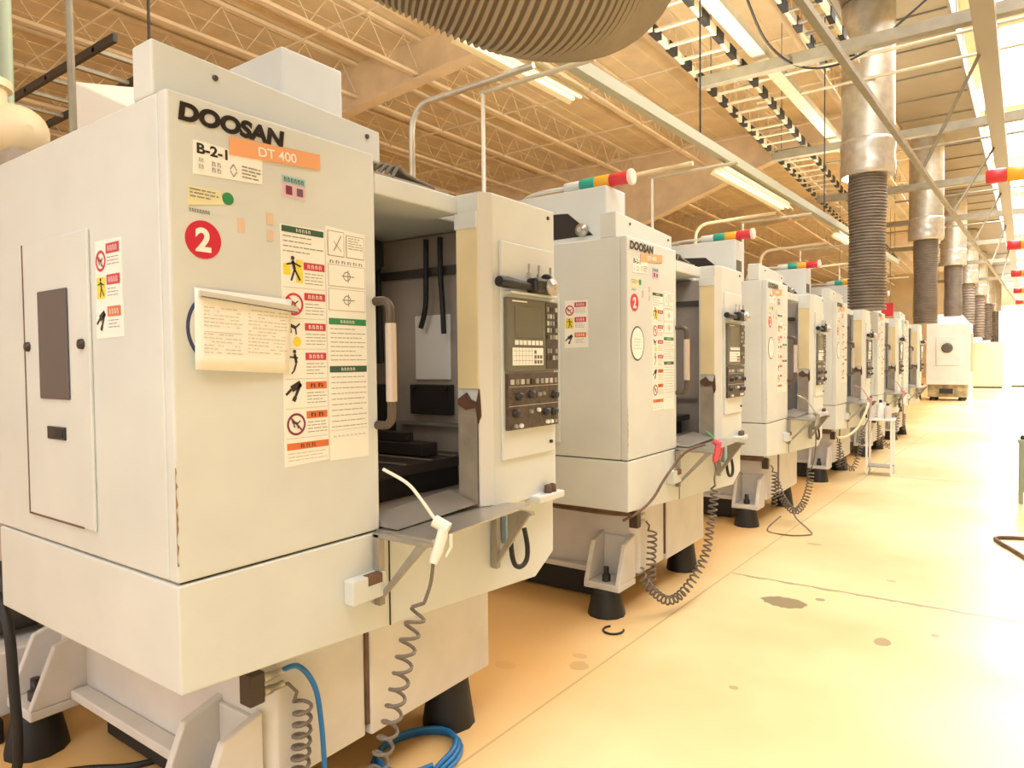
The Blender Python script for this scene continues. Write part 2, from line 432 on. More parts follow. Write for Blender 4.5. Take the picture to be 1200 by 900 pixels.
# hand wheel pendant on its bracket above the display
hw = MB(); hw.box(XP, XP + .03, 2.13, 2.46, 1.762, 1.772)
hs = part(hw, 'pendant_bracket', PAINT, None, .002)
hw = MB(); hw.box(XP + .005, XP + .06, 2.26, 2.42, 1.772, 1.832)
pend = part(hw, 'hand_pendant', BLACKP, None, .012)
part(MB().tube([(XP + .03, 2.05, 1.80), (XP + .03, 2.10, 1.80), (XP + .03, 2.26, 1.795)], [.02, .022, .014], 10), 'pendant_handle', BLACK, pend)
part(MB().lathe([(.034, 0), (.034, .014), (.012, .018), (.012, .03)], (XP + .06, 2.36, 1.80), 18, None, 'x'), 'dial', STEEL, pend)
for y in (2.25, 2.32, 2.405): part(MB().lathe([(.010, 1.83), (.010, 1.85), (.005, 1.85), (.005, 1.885)], (XP + .03, y, 0), 8), 'selector', DULLSTEEL, pend)
part(MB().lathe([(.019, 1.832), (.021, 1.848), (.012, 1.855)], (XP + .03, 2.375, 0), 10), 'stop_button', BLACK, pend)

# --- top cover, column cover, cable run on the header
tc = MB(); tc.prism([(.907, 2.19), (1.69, 2.19), (1.69, 2.298), (.907, 2.332)], 'x', -1.868, -1.768)
tcov = part(tc, 'top_cover', PAINT, None, .006)
for y, z in ((1.08, 2.285), (1.63, 2.268), (1.63, 2.205)):
    part(MB().lathe([(.009, 0), (.007, .006)], (-1.768, y, z), 8, None, 'x'), 'screw', mat('screw_dark', (84, 76, 78), .4), tcov)
cc = MB(); cc.box(-2.92, -2.20, 1.614, 1.90, 2.19, 2.685)
ccov = part(cc, 'column_cover', PAINT, None, .008)
ap = MB(); ap.prism([(-2.78, 2.36), (-2.30, 2.36), (-2.50, 2.53), (-2.72, 2.545), (-2.78, 2.51)], 'y', 1.610, 1.622)
part(ap, 'side_opening', DARK, ccov)
part(MB().box(-2.21, -2.196, 1.645, 1.80, 2.37, 2.485), 'vent_grille', mat('vent_dark', (92, 86, 70), .5), ccov)
part(MB().lathe([(.045, 0), (.045, -.03), (.02, -.035), (.02, -.05)], (-2.38, 1.61, 2.40), 14, None, 'y'), 'motor_end', STEEL, ccov)
cr = MB()
for k in range(7):
    x = -1.84 + .016 * k
    cr.tube(smooth([(x, 1.60 + .02 * k, 2.145), (x, 1.68 + .012 * k, 2.21 - .004 * k), (x, 1.80, 2.205 - .006 * k), (x, 1.90 + .006 * k, 2.15)]), .007, 6)
part(cr, 'cable_loop', mat('cable_grey', (120, 112, 98), .5))
cl = MB(); cl.box(-1.87, -1.855, 1.62, 2.02, 2.13, 2.15); cl.box(-1.755, -1.74, 1.62, 2.02, 2.13, 2.15)
for k in range(8): cl.box(-1.855, -1.755, 1.66 + .045 * k, 1.675 + .045 * k, 2.132, 2.142)
part(cl, 'cable_ladder', DULLSTEEL)

# --- tray in front of the door with two brackets
ty = MB()
ty.hexa([(-1.70, 1.58, .940), (-1.455, 1.585, .940), (-1.435, 2.12, .962), (-1.64, 2.14, .945)], [(-1.70, 1.58, .946), (-1.455, 1.585, .946), (-1.435, 2.12, .968), (-1.64, 2.14, .951)])
ty.hexa([(-1.745, 1.60, .952), (-1.62, 1.60, .952), (-1.60, 2.0, .972), (-1.745, 2.0, .972)], [(-1.745, 1.60, .985), (-1.64, 1.60, .956), (-1.62, 2.0, .976), (-1.745, 2.0, 1.01)])
tray = part(ty, 'chip_tray', STEEL)
def bracket(y, x0, x1):
    q = MB()
    q.box(x0 + .003, x0 + .03, y, y + .025, .70, .938)
    q.box(x0, x1, y, y + .025, .925, .939)
    q.hexa([(x0 + .01, y + .004, .72), (x0 + .01, y + .02, .72), (x0 + .03, y + .02, .72), (x0 + .03, y + .004, .72)],
           [(x1 - .05, y + .004, .93), (x1 - .05, y + .02, .93), (x1 - .01, y + .02, .93), (x1 - .01, y + .004, .93)])
    if y > 2: q.prism([(x0 + .075, .926), (x1 - .03, .926), (x0 + .075, .80)], 'y', y + .008, y + .012)
    part(q, 'tray_bracket', DULLSTEEL, tray, .002)
bracket(1.56, -1.698, -1.45)
bracket(2.10, -1.622, -1.43)
part(MB().box(-1.60, -1.575, 2.14, 2.20, .79, .90), 'valve_plate', mat('valve_blue', (150, 172, 180), .4), tray, .003)

# --- hose hook box, hose loop, fitting block
hk = MB(); hk.box(-1.70, -1.655, 1.437, 1.580, .736, .815)
hook = part(hk, 'hose_holder', PAINT, None, .004)
part(MB().box(-1.68, -1.653, 1.50, 1.56, .785, .8165), 'slot', GRIME, hook)
lp = MB(); lp.tube(smooth([(-1.575, 2.17, .80), (-1.565, 2.165, .74), (-1.56, 2.18, .70), (-1.555, 2.215, .69), (-1.555, 2.25, .71), (-1.56, 2.262, .76), (-1.575, 2.262, .83)]), .010, 8)
part(lp, 'drain_hose', BLACK)
ft = MB(); ft.box(-1.81, -1.755, 1.135, 1.185, .51, .603)
fit = part(ft, 'hose_manifold', mat('manifold_brown', (66, 52, 44), .5), None, .004)
for z in (.575, .535):
    part(MB().lathe([(.014, 0), (.014, .03), (.011, .03), (.011, .07)], (-1.768, 1.185, z), 10, GALV, 'y'), 'fitting', GALV, fit)
hc = MB(); hc.tube([(-1.768, 1.24, .535), (-1.765, 1.27, .53), (-1.75, 1.29, .50)] + coil([(-1.735, 1.30, .47), (-1.735, 1.295, .38), (-1.74, 1.29, .27), (-1.74, 1.285, .16)], .026, 9, 12), .006, 6)
part(hc, 'coiled_hose', HOSEGR)

# --- left side: service cover, warning labels
sc = MB(); sc.box(-2.60, -2.135, .895, .9055, 1.02, 1.895)
scov = part(sc, 'service_cover', PAINT, None, .005)
part(MB().box(-2.599, -2.592, .8935, .8955, 1.022, 1.893), 'cover_seam', GRIME, scov)
part(MB().box(-2.599, -2.20, .8935, .8955, 1.021, 1.027), 'cover_seam', GRIME, scov)
sw_ = MB(); sw_.box(-2.472, -2.265, .888, .896, 1.40, 1.735)
part(sw_, 'sight_window', SWIN, scov, .018)
for x in (-2.565, -2.177): part(MB().lathe([(.016, 0), (.014, -.012), (.005, -.014)], (x, .896, 1.565), 12, None, 'y'), 'knob', mat('knob_brown', (62, 52, 40), .4), scov)
part(MB().box(-2.428, -2.304, .889, .897, 1.277, 1.316, BLACKP).box(-2.37, -2.312, .887, .890, 1.284, 1.309, DARK), 'latch', None, scov, .003)

# side warning label
d = Decal('y', .905)
d.poly([(-2.104, 1.578), (-1.946, 1.581), (-1.948, 1.850), (-2.099, 1.853)], WHITE)
for k, (z, colr) in enumerate(((1.828, STRED), (1.742, STRED), (1.654, ORANGE))):
    d.rect(-2.035, z - .016, -1.958, z + .012, colr, 1); d.marks(-2.025, z - .010, -1.968, z + .006, 4, WHITE)
    d.rows(-2.03, z - .05, -1.962, z - .022, 3, GREYINK)
d.annulus(-2.068, 1.795, .022, .030, STRED); d.figure(-2.068, 1.79, .035, INK, 2, 1); d.line(-2.086, 1.812, -2.05, 1.776, .005, STRED, 3)
d.rect(-2.095, 1.69, -2.045, 1.75, YELLOW, 1); d.figure(-2.07, 1.715, .045, INK, 2, 0)
d.figure(-2.068, 1.625, .06, INK, 2, 3)
part(d, 'warning_label', None, None, 0, 'white label with three pictograms beside the side window')

ew = MB(); zs = [.99 + .012 * k for k in range(22)]; ws = [random.choice((.0015, .002, .004, .006)) for _ in zs]
for k in range(21):
    ew.add([(-1.699, .9035, zs[k]), (-1.699, .9035 + ws[k], zs[k]), (-1.699, .9035 + ws[k + 1], zs[k + 1]), (-1.699, .9035, zs[k + 1])], [(0, 1, 2, 3)], mat('edge_rust', (150, 118, 92), .7))
part(ew, 'edge_wear', None, enc, 0, 'brown worn paint along the corner edge')

# --- front face: maker's lettering, model strip, badge, stickers
d = Decal('x', -1.70)
vs, fs = text_mesh('DOOSAN', .060, .0034, 1.0)
wdt = max(v[0] for v in vs); sx = .318 / wdt
d.text('DOOSAN', .933, 2.1225, .0600, mat('logo_black', (34, 28, 26), .4), 1, .0034, sx * .975, .12, .008)
part(d, 'lettering', None, None, 0, 'bold black maker name lettering')
d = Decal('x', -1.698); d.poly([(1.073, 2.064), (1.374, 2.087), (1.374, 2.133), (1.074, 2.112)], PEACH)
d.text('DT 400', 1.160, 2.080, .036, WHITE, 1, .0006, 1.15, 0, .07)
part(d, 'model_strip', None, None, 0, 'peach model strip with pale lettering')
d = Decal('x', -1.70); d.poly([(.971, 1.992), (1.173, 2.004), (1.175, 2.074), (.973, 2.080)], WHITE)
d.text('B-2-1', .980, 2.048, .036, INK, 1, .0012, 1.2)
d.marks(.985, 2.026, 1.0, 2.036, 2, GREYINK); d.marks(.985, 2.008, 1.0, 2.02, 2, GREYINK); d.marks(1.02, 2.022, 1.05, 2.034, 2, GREYINK); d.marks(1.02, 2.006, 1.05, 2.018, 2, GREYINK)
d.line(1.075, 2.025, 1.085, 2.04, .002, INK); d.line(1.085, 2.04, 1.095, 2.025, .002, INK); d.line(1.075, 2.022, 1.085, 2.007, .002, INK); d.line(1.085, 2.007, 1.095, 2.022, .002, INK)
d.rows(1.11, 2.008, 1.168, 2.045, 4, GREYINK, 1, .004)
part(d, 'location_card', None, None, 0, 'white card reading B-2-1')
d = Decal('x', -1.70); d.poly([(.955, 1.909), (1.054, 1.927), (1.046, 1.961), (.956, 1.959)], PALEYEL); d.rows(.96, 1.93, 1.04, 1.957, 3, GREYINK, 1, .004)
part(d, 'pale_sticker', None, None, 0, 'faded pale yellow sticker')
d = Decal('x', -1.70); d.disc(1.067, 1.945, .0165, GREEN); part(d, 'green_dot', None, None, 0, 'round green dot sticker')
d = Decal('x', -1.70); d.marks(.956, 1.893, 1.014, 1.903, 8, INK, 1); part(d, 'serial_print', None)
d = Decal('x', -1.70); d.disc(.9945, 1.826, .0495, RED); d.text('2', .972, 1.797, .082, WHITE, 1, .003, 1.05)
part(d, 'number_badge', None, None, 0, 'round red badge with white numeral 2')
d = Decal('x', -1.70); d.rect(1.237, 1.985, 1.318, 2.046, PINK); d.rect(1.237, 2.024, 1.318, 2.046, BLUEP, 1); d.marks(1.242, 2.028, 1.314, 2.042, 6, INK); d.rect(1.25, 1.993, 1.272, 2.018, MAROON, 1); d.rect(1.288, 1.993, 1.31, 2.016, mat('m2', (120, 86, 104), .5), 1)
part(d, 'small_sticker', None, None, 0, 'small pink and blue square sticker')
for u, w0, w1 in ((1.095, 1.86, 1.90), (1.185, 1.895, 1.93), (1.185, 1.85, 1.88)):
    d = Decal('x', -1.70); d.rect(u, w0, u + .02, w1, mat('tape_mark', (224, 196, 170), .5)); part(d, 'tape_remnant')

# warning column
d = Decal('x', -1.70); L0, L1 = 1.230, 1.388
d.poly([(1.229, 1.200), (1.388, 1.206), (1.386, 1.908), (1.229, 1.904)], WHITE)
d.rect(1.232, 1.884, 1.382, 1.902, DKGREEN, 1); d.marks(1.28, 1.888, 1.335, 1.898, 5, WHITE)
d.rows(1.236, 1.822, 1.38, 1.880, 4, GREYINK, 1, .003)
for k, z in enumerate((1.79, 1.70, 1.61, 1.522, 1.435, 1.347)):
    colr = STRED if k < 4 else ORANGE
    d.rect(1.307, z - .010, 1.384, z + .012, colr, 1); d.marks(1.318, z - .005, 1.374, z + .007, 4 if k < 4 else 2, WHITE if k < 4 else BROWN)
    d.rows(1.310, z - .055, 1.382, z - .016, 4, GREYINK)
    zc = z - .018
    if k == 0:
        d.rect(1.280, zc - .032, 1.303, zc + .035, YELLOW, 1); d.rect(1.236, zc - .012, 1.26, zc + .02, YELLOW, 1); d.figure(1.268, zc, .062, INK, 2, 0)
    elif k in (1, 5):
        d.annulus(1.270, zc - .006, .026, .033, STRED if k == 1 else MAROON); d.figure(1.270, zc - .008, .035, INK, 2, 1); d.line(1.25, zc + .014, 1.29, zc - .026, .005, STRED if k == 1 else MAROON, 3)
    elif k == 2:
        d.figure(1.268, zc + .01, .05, INK, 2, 1); d.disc(1.278, zc - .026, .015, YELLOW, 1, 16)
    elif k == 3:
        d.figure(1.268, zc, .058, INK, 2, 2)
    else:
        d.figure(1.268, zc, .065, INK, 2, 3)
    d.rect(1.234, z - .066, 1.384, z - .0645, PALEINK, 1)
d.rect(1.236, 1.248, 1.387, 1.268, ORANGE, 1); d.marks(1.28, 1.252, 1.34, 1.264, 3, BROWN); d.rows(1.24, 1.212, 1.38, 1.242, 3, PALEINK)
part(d, 'warning_label', None, None, 0, 'tall white safety label with red headed pictograms')
# notice column
d = Decal('x', -1.70)
d.poly([(1.393, 1.200), (1.552, 1.197), (1.549, 1.916), (1.391, 1.924)], WHITE)
d.rect(1.397, 1.834, 1.462, 1.912, GREYINK, 1); d.rect(1.399, 1.836, 1.460, 1.910, WHITE, 2); d.line(1.42, 1.85, 1.45, 1.90, .003, GREYINK, 3); d.line(1.42, 1.88, 1.45, 1.85, .002, GREYINK, 3)
d.rect(1.470, 1.834, 1.544, 1.905, GREYINK, 1); d.rect(1.472, 1.836, 1.542, 1.903, WHITE, 2); d.rows(1.478, 1.86, 1.538, 1.90, 5, GREYINK, 3)
d.marks(1.40, 1.812, 1.54, 1.822, 6, GREYINK, 1)
for zc in (1.775, 1.700):
    d.rect(1.397, zc - .034, 1.546, zc + .034, PALEINK, 1); d.rect(1.399, zc - .032, 1.544, zc + .032, WHITE, 2); d.annulus(1.47, zc, .012, .015, GREYINK, 3, 16); d.line(1.45, zc, 1.50, zc, .003, GREYINK, 3); d.line(1.475, zc - .02, 1.475, zc + .02, .003, GREYINK, 3)
for z0, z1, colr, n in ((1.632, 1.505, GREEN, 8), (1.483, 1.295, DKGREEN, 10)):
    d.rect(1.397, z0 - .010, 1.548, z0 + .010, colr, 1); d.marks(1.44, z0 - .005, 1.50, z0 + .005, 5, WHITE); d.rows(1.402, z1, 1.544, z0 - .016, n, GREYINK)
d.rect(1.397, 1.292, 1.548, 1.2935, PALEINK, 1); d.marks(1.405, 1.270, 1.54, 1.276, 8, PALEINK, 1)
part(d, 'instruction_notice', None, None, 0, 'tall white notice with green headers')
# ring label half covered by the paper on the near machine
d = Decal('x', -1.70); n = 40
d.poly([(1.03 + .088 * math.cos(2 * PI * i / n), 1.597 + .098 * math.sin(2 * PI * i / n)) for i in range(n)], NAVY)
d.poly([(1.03 + .079 * math.cos(2 * PI * i / n), 1.597 + .089 * math.sin(2 * PI * i / n)) for i in range(n)], PAPER, 1)
d.rows(.98, 1.56, 1.08, 1.63, 4, GREYINK, 2)
part(d, 'ring_label', None, None, 0, 'round white label with dark ring')

# --- stack light (not on the nearest machine)
sl = MB(); sl.tube(smooth([(-3.0, 1.72, 2.60), (-2.95, 1.72, 2.70), (-2.8, 1.70, 2.732), (-2.55, 1.70, 2.732)]), .014, 8)
stk = part(sl, 'signal_light_arm', PAINT)
def seg(x0, x1, m, nm, r=.044):
    q = MB(); q.lathe([(r * .9, x0), (r, x0 + .006), (r, x1 - .006), (r * .9, x1)], (0, 1.70, 2.732), 16, None, 'x'); part(q, nm, m, stk)
seg(-2.57, -2.44, PAINT, 'lamp_base', .036); seg(-2.44, -2.325, TEAL, 'green_lens'); seg(-2.325, -2.21, AMBER, 'amber_lens'); seg(-2.21, -2.07, LRED, 'red_lens'); seg(-2.07, -2.04, LCAP, 'end_cap', .054)

MACH = [M1]
MLAB = [None,
        'second cream machining centre of the row, with red air gun on its tray',
        'third cream machining centre of the row, grey hose loop by its corner',
        'fourth cream machining centre of the row, behind the small white stand',
        'fifth cream machining centre of the row, mostly hidden past the first duct',
        'last cream machining centre of the near row, beside the round-windowed machine']
MOFF = [(0, 0), (0, 2.552), (.02, 5.2), (.06, 7.95), (.14, 10.6), (.20, 13.25)]
for k in range(1, 6):
    r = copy_tree(M1, None); r.location = (O1[0] + MOFF[k][0], O1[1] + MOFF[k][1], 0); r['label'] = MLAB[k]; MACH.append(r)
for ch in list(M1.children):                     # the nearest one carries no signal light or ledge cables
    if ch.name.split('.')[0] in ('signal_light_arm', 'cable_bundle'):   # (its column vent is behind the top cover)
        for g in list(ch.children): bpy.data.objects.remove(g)
        bpy.data.objects.remove(ch)
def moff(k, p): return (p[0] + MOFF[k][0], p[1] + MOFF[k][1], p[2])

# ------------------------------------------------------------------ things on and beside the machines
DOC0 = (-1.694, 1.10, 1.48)
doc = empty('document_holder', DOC0, 'printed white form hanging from a clear rail on the closest machine front', 'document')
q = MB()
N = 10; r0 = []; r1 = []
A = [(.963, 1.700), (1.258, 1.688)]; Bq = [(.955, 1.489), (1.244, 1.473)]
vs = []; fs = []
for j in range(7):
    for i in range(N + 1):
        u = i / N; v = j / 6
        a = (A[0][0] * (1 - u) + A[1][0] * u, A[0][1] * (1 - u) + A[1][1] * u); c_ = (Bq[0][0] * (1 - u) + Bq[1][0] * u, Bq[0][1] * (1 - u) + Bq[1][1] * u)
        vs.append((-1.692 + .006 * math.sin(3 * u + 1) * v + .004 * v, a[0] * (1 - v) + c_[0] * v, a[1] * (1 - v) + c_[1] * v))
for j in range(6):
    for i in range(N): a = j * (N + 1) + i; fs.append((a, a + 1, a + N + 2, a + N + 1))
q.add(vs, fs, PAPER, True)
sheet = q.build('sheet', None, doc, DOC0)
sheet.modifiers.new('thickness', 'SOLIDIFY').thickness = .0012
def sheet_pt(u, v, d=.0016):
    return (-1.692 + .006 * math.sin(3 * u + 1) * v + .004 * v + d, (A[0][0] * (1 - u) + A[1][0] * u) * (1 - v) + (Bq[0][0] * (1 - u) + Bq[1][0] * u) * v, (A[0][1] * (1 - u) + A[1][1] * u) * (1 - v) + (Bq[0][1] * (1 - u) + Bq[1][1] * u) * v)
q = MB()
def sq(u0, v0, u1, v1, m): q.add([sheet_pt(u0, v0), sheet_pt(u1, v0), sheet_pt(u1, v1), sheet_pt(u0, v1)], [(0, 1, 2, 3)], m)
for bu0, bu1, bv0, bv1 in ((.08, .46, .22, .50), (.52, .96, .20, .80), (.08, .46, .55, .86)):
    nr = int((bv1 - bv0) / .045)
    for r in range(nr):
        u = bu0
        while u < bu1 - .03:
            k = u + random.uniform(.015, .06); 
            if random.random() < .75: sq(u, bv0 + r * .045, min(k, bu1), bv0 + r * .045 + .012, PALEINK)
            u = k + .01
sq(.08, .525, .46, .53, GREYINK)
q.build('printed_table', None, doc, DOC0)
q = MB(); q.hexa([(-1.690, .972, 1.676), (-1.690, 1.272, 1.650), (-1.682, 1.272, 1.650), (-1.682, .972, 1.676)], [(-1.690, .972, 1.692), (-1.690, 1.272, 1.668), (-1.682, 1.272, 1.668), (-1.682, .972, 1.692)], mat('clear_rail', (206, 202, 192), .15))
q.hexa([(-1.682, .975, 1.6765), (-1.682, 1.27, 1.6505), (-1.6812, 1.27, 1.6505), (-1.6812, .975, 1.6765)], [(-1.682, .975, 1.6785), (-1.682, 1.27, 1.6525), (-1.6812, 1.27, 1.6525), (-1.6812, .975, 1.6785)], INK)
q.build('rail', None, doc, DOC0)

def air_gun(k, body, nozz, label, path_straight, path_coil, turns, cr=.02, tip=None):
    o0 = moff(k, (-1.44, 1.62, .90)); g = empty('air_gun', o0, label, 'air gun', 'air guns on the machine trays')
    P = lambda p: moff(k, p)
    q = MB(); q.tube([P((-1.452, 1.585, .872)), P((-1.447, 1.60, .91)), P((-1.442, 1.618, .955)), P((-1.44, 1.622, .985))], [.014, .019, .018, .016], 10)
    q.tube([P((-1.47, 1.612, 1.0)), P((-1.425, 1.63, .975))], .02, 10)
    q.build('gun_body', body, g, o0)
    MB().tube([P((-1.425, 1.64, .955)), P((-1.43, 1.645, .915)), P((-1.44, 1.63, .885))], .006, 6).build('trigger', body, g, o0)
    t_ = tip or [(-1.45, 1.61, .99), (-1.50, 1.575, 1.08), (-1.53, 1.55, 1.125), (-1.60, 1.52, 1.165)]
    MB().tube([P(p) for p in smooth(t_)], .0055, 8).build('nozzle_tube', nozz, g, o0)
    MB().tube([P(p) for p in smooth(path_straight)] + [Vector(p) for p in coil([P(p) for p in path_coil], cr, turns)], .0058, 6).build('coiled_hose', HOSEGR, g, o0)
air_gun(0, GUNW, GUNW, 'white air gun with long bent nozzle on the closest machine tray',
        [(-1.452, 1.585, .872), (-1.455, 1.575, .81), (-1.46, 1.55, .755)],
        [(-1.462, 1.53, .74), (-1.468, 1.49, .66), (-1.475, 1.46, .55), (-1.49, 1.43, .42), (-1.52, 1.40, .28), (-1.56, 1.40, .16), (-1.60, 1.42, .06)], 15, .026)
air_gun(1, GUNR, GUNG, 'red air gun with green nozzle on the second machine tray',
        [(-1.452, 1.585, .872), (-1.455, 1.62, .82), (-1.45, 1.58, .77), (-1.46, 1.62, .72)],
        [(-1.46, 1.62, .70), (-1.47, 1.58, .52), (-1.49, 1.52, .30), (-1.55, 1.38, .13), (-1.60, 1.22, .09), (-1.66, 1.08, .20), (-1.70, 1.04, .30)], 32, .024,
        [(-1.45, 1.61, .99), (-1.47, 1.59, 1.03), (-1.50, 1.575, 1.06)])
air_gun(2, DULLSTEEL, STEEL, 'grey metal air gun on the third machine tray',
        [(-1.452, 1.585, .872), (-1.45, 1.60, .72), (-1.47, 1.62, .55), (-1.50, 1.62, .46)],
        [(-1.50, 1.62, .45), (-1.50, 1.55, .30), (-1.53, 1.45, .16), (-1.58, 1.33, .12), (-1.65, 1.22, .25), (-1.70, 1.18, .42)], 26, .028)
air_gun(3, GUNP, GUNP, 'faded pink air gun on the fourth machine tray',
        [(-1.452, 1.585, .872), (-1.45, 1.55, .75), (-1.50, 1.48, .62)],
        [(-1.50, 1.48, .60), (-1.52, 1.45, .40), (-1.58, 1.35, .15), (-1.66, 1.25, .20), (-1.70, 1.20, .36)], 22, .028)
air_gun(4, GUNP, DULLSTEEL, 'faded pink air gun on the fifth machine tray',
        [(-1.452, 1.585, .872), (-1.45, 1.55, .75), (-1.50, 1.48, .62)],
        [(-1.50, 1.48, .60), (-1.52, 1.45, .40), (-1.58, 1.35, .15), (-1.66, 1.25, .20), (-1.70, 1.20, .36)], 18, .03)

def cable(name, label, cat, pts, r, m, k=8, n=8):
    o0 = tuple(pts[0]); return tag(MB().tube(smooth(pts, k), r, n).build(name, m, None, o0), label, cat)
cable('air_hose', 'bright blue air hose dropping from the closest machine base fitting', 'hose',
      [(-1.768, 1.238, .575), (-1.755, 1.30, .575), (-1.735, 1.345, .50), (-1.725, 1.36, .38), (-1.72, 1.365, .24), (-1.72, 1.37, .12), (-1.75, 1.45, .02), (-1.80, 1.55, .012)], .0085, HOSEBL)
pts = []
for tt in range(0, 66):
    a = tt / 66 * 2 * PI * 3; rr = .19 - .012 * (tt / 22)
    pts.append((-1.80 + rr * .8 * math.cos(a) * 1.0, 1.86 + rr * math.sin(a), .010 + .015 * (tt // 22) + .004 * math.sin(a * 2)))
tag(MB().tube(pts, .009, 8).build('air_hose', HOSEBL, None, (-1.8, 1.86, 0)), 'blue hose coiled flat on the floor by the black foot', 'hose')
pts = [(-1.92 + .10 * math.cos(a), 1.42 + .16 * math.sin(a), .012) for a in [x * .35 for x in range(15)]]
tag(MB().tube(pts, .011, 8).build('rubber_hose', BLACK, None, (-1.92, 1.42, 0)), 'black rubber hose curled on the floor under the closest machine', 'hose')
pts = [(-1.70 + .055 * math.cos(a) - .06, 3.385 + .06 * math.sin(a), .006) for a in [2.4 + x * .32 for x in range(15)]]
tag(MB().tube(pts, .006, 6).build('wire_scrap', BLACK, None, (-1.76, 3.385, 0)), 'short black wire curl lying before the second machine foot', 'wire')
cable('air_line', 'thin brown line curving across the second machine skirt corner', 'cable',
      [moff(1, p) for p in ((-1.745, .93, .60), (-1.69, 1.02, .64), (-1.665, 1.16, .70), (-1.655, 1.32, .80), (-1.60, 1.48, .93), (-1.50, 1.56, .98))], .008, GRIME)
cable('air_line', 'thin grey wire looped on the floor before the third machine', 'cable',
      [moff(2, p) for p in ((-1.62, 1.05, .12), (-1.70, .92, .01), (-1.50, .86, .008), (-1.36, .98, .008), (-1.40, 1.12, .01), (-1.52, 1.15, .10), (-1.56, 1.25, .15))], .006, HOSEGR)
cable('coolant_line', 'pale hose swinging from the fourth machine to the white stand', 'hose',
      [moff(3, p) for p in ((-1.70, 1.02, .55), (-1.62, 1.12, .56), (-1.52, 1.25, .66), (-1.45, 1.4, .86), (-1.44, 1.48, .95))], .014, PIPE)
cable('power_cable', 'black power cable running down beside the rear foot of the closest machine', 'cable',
      [(-3.02, .93, .66), (-2.93, .93, .55), (-2.90, .93, .35), (-2.88, .93, .15), (-2.90, .92, .03), (-3.0, .86, .015), (-3.4, .75, .015), (-3.9, .6, .015)], .018, BLACK)
cable('power_cable', 'dark cable lying on the floor behind the rear foot', 'cable',
      [(-2.88, .95, .012), (-2.75, 1.10, .012), (-2.62, 1.22, .012), (-2.52, 1.45, .012), (-2.40, 1.60, .012)], .012, BLACK)

# coolant tank and pump motor behind the closest machine
TK = (-3.70, 1.30, 0)
tk = empty('coolant_tank', TK, 'white coolant tank with dark motor at the left edge behind the closest machine', 'tank')
MB().box(-4.3, -3.25, .88, 1.22, .10, .36).build('tank_body', CAST, tk, TK, .01)
for x in (-4.1, -3.35): MB().box(x, x + .12, .90, 1.0, 0, .10).build('caster', BLACK, tk, TK, .01)
for x in (-4.1, -3.35): MB().box(x, x + .12, 1.1, 1.2, 0, .10).build('caster', BLACK, tk, TK, .01)
q = MB(); q.lathe([(.10, -.22), (.15, -.20), (.155, .12), (.13, .16), (.05, .17)], (-3.48, 1.22, .52), 20, None, 'y')
mt = q.build('pump_motor', mat('motor_dark', (52, 48, 42), .5, noise=.2), tk, TK)
for k in range(8):
    a = k * PI / 4; MB().box(-3.48 + .14 * math.cos(a) - .008, -3.48 + .14 * math.cos(a) + .008, 1.05, 1.32, .52 + .14 * math.sin(a) - .008, .52 + .14 * math.sin(a) + .008).build('cooling_fin', MATS['motor_dark'], mt, (0, 0, 0)).location = (0, 0, 0)
for ch in mt.children: ch.location = (-TK[0], -TK[1], -TK[2])

# small white stand with bottles by the fourth machine
SX, SY = -1.32, 9.97
st = empty('equipment_stand', (SX, SY, 0), 'small white metal stand holding bottles in the aisle by the fourth machine', 'stand')
for dx in (-.15, .13):
    for dy in (-.14, .12): MB().box(SX + dx, SX + dx + .025, SY + dy, SY + dy + .025, 0, .70).build('leg', WHITE, st, (SX, SY, 0), .002)
MB().box(SX - .16, SX + .165, SY - .15, SY + .155, .70, .72).build('stand_top', WHITE, st, (SX, SY, 0), .003)
MB().box(SX - .14, SX + .145, SY - .13, SY + .135, .10, .115).build('lower_shelf', DULLSTEEL, st, (SX, SY, 0), .003)
for k, (dx, dy, hh, m) in enumerate(((-.10, -.06, .20, CAST), (0, .02, .24, WHITE), (.09, -.05, .20, CAST))):
    q = MB(); q.lathe([(.042, .72), (.045, .73), (.045, .72 + hh * .65), (.02, .72 + hh * .85)], (SX + dx, SY + dy, 0), 14)
    o = tag(q.build('bottle', m, None, (SX + dx, SY + dy, .72)), ('cream bottle at the near left of the white stand top', 'taller white bottle in the middle of the white stand top', 'cream bottle at the right of the white stand top')[k], 'bottle', 'bottles on the white stand')
    cp = MB(); cp.lathe([(.018, .72 + hh * .85), (.018, .72 + hh)], (SX + dx, SY + dy, 0), 12); cp.build('bottle_cap', BLACKP, o, (SX + dx, SY + dy, .72))

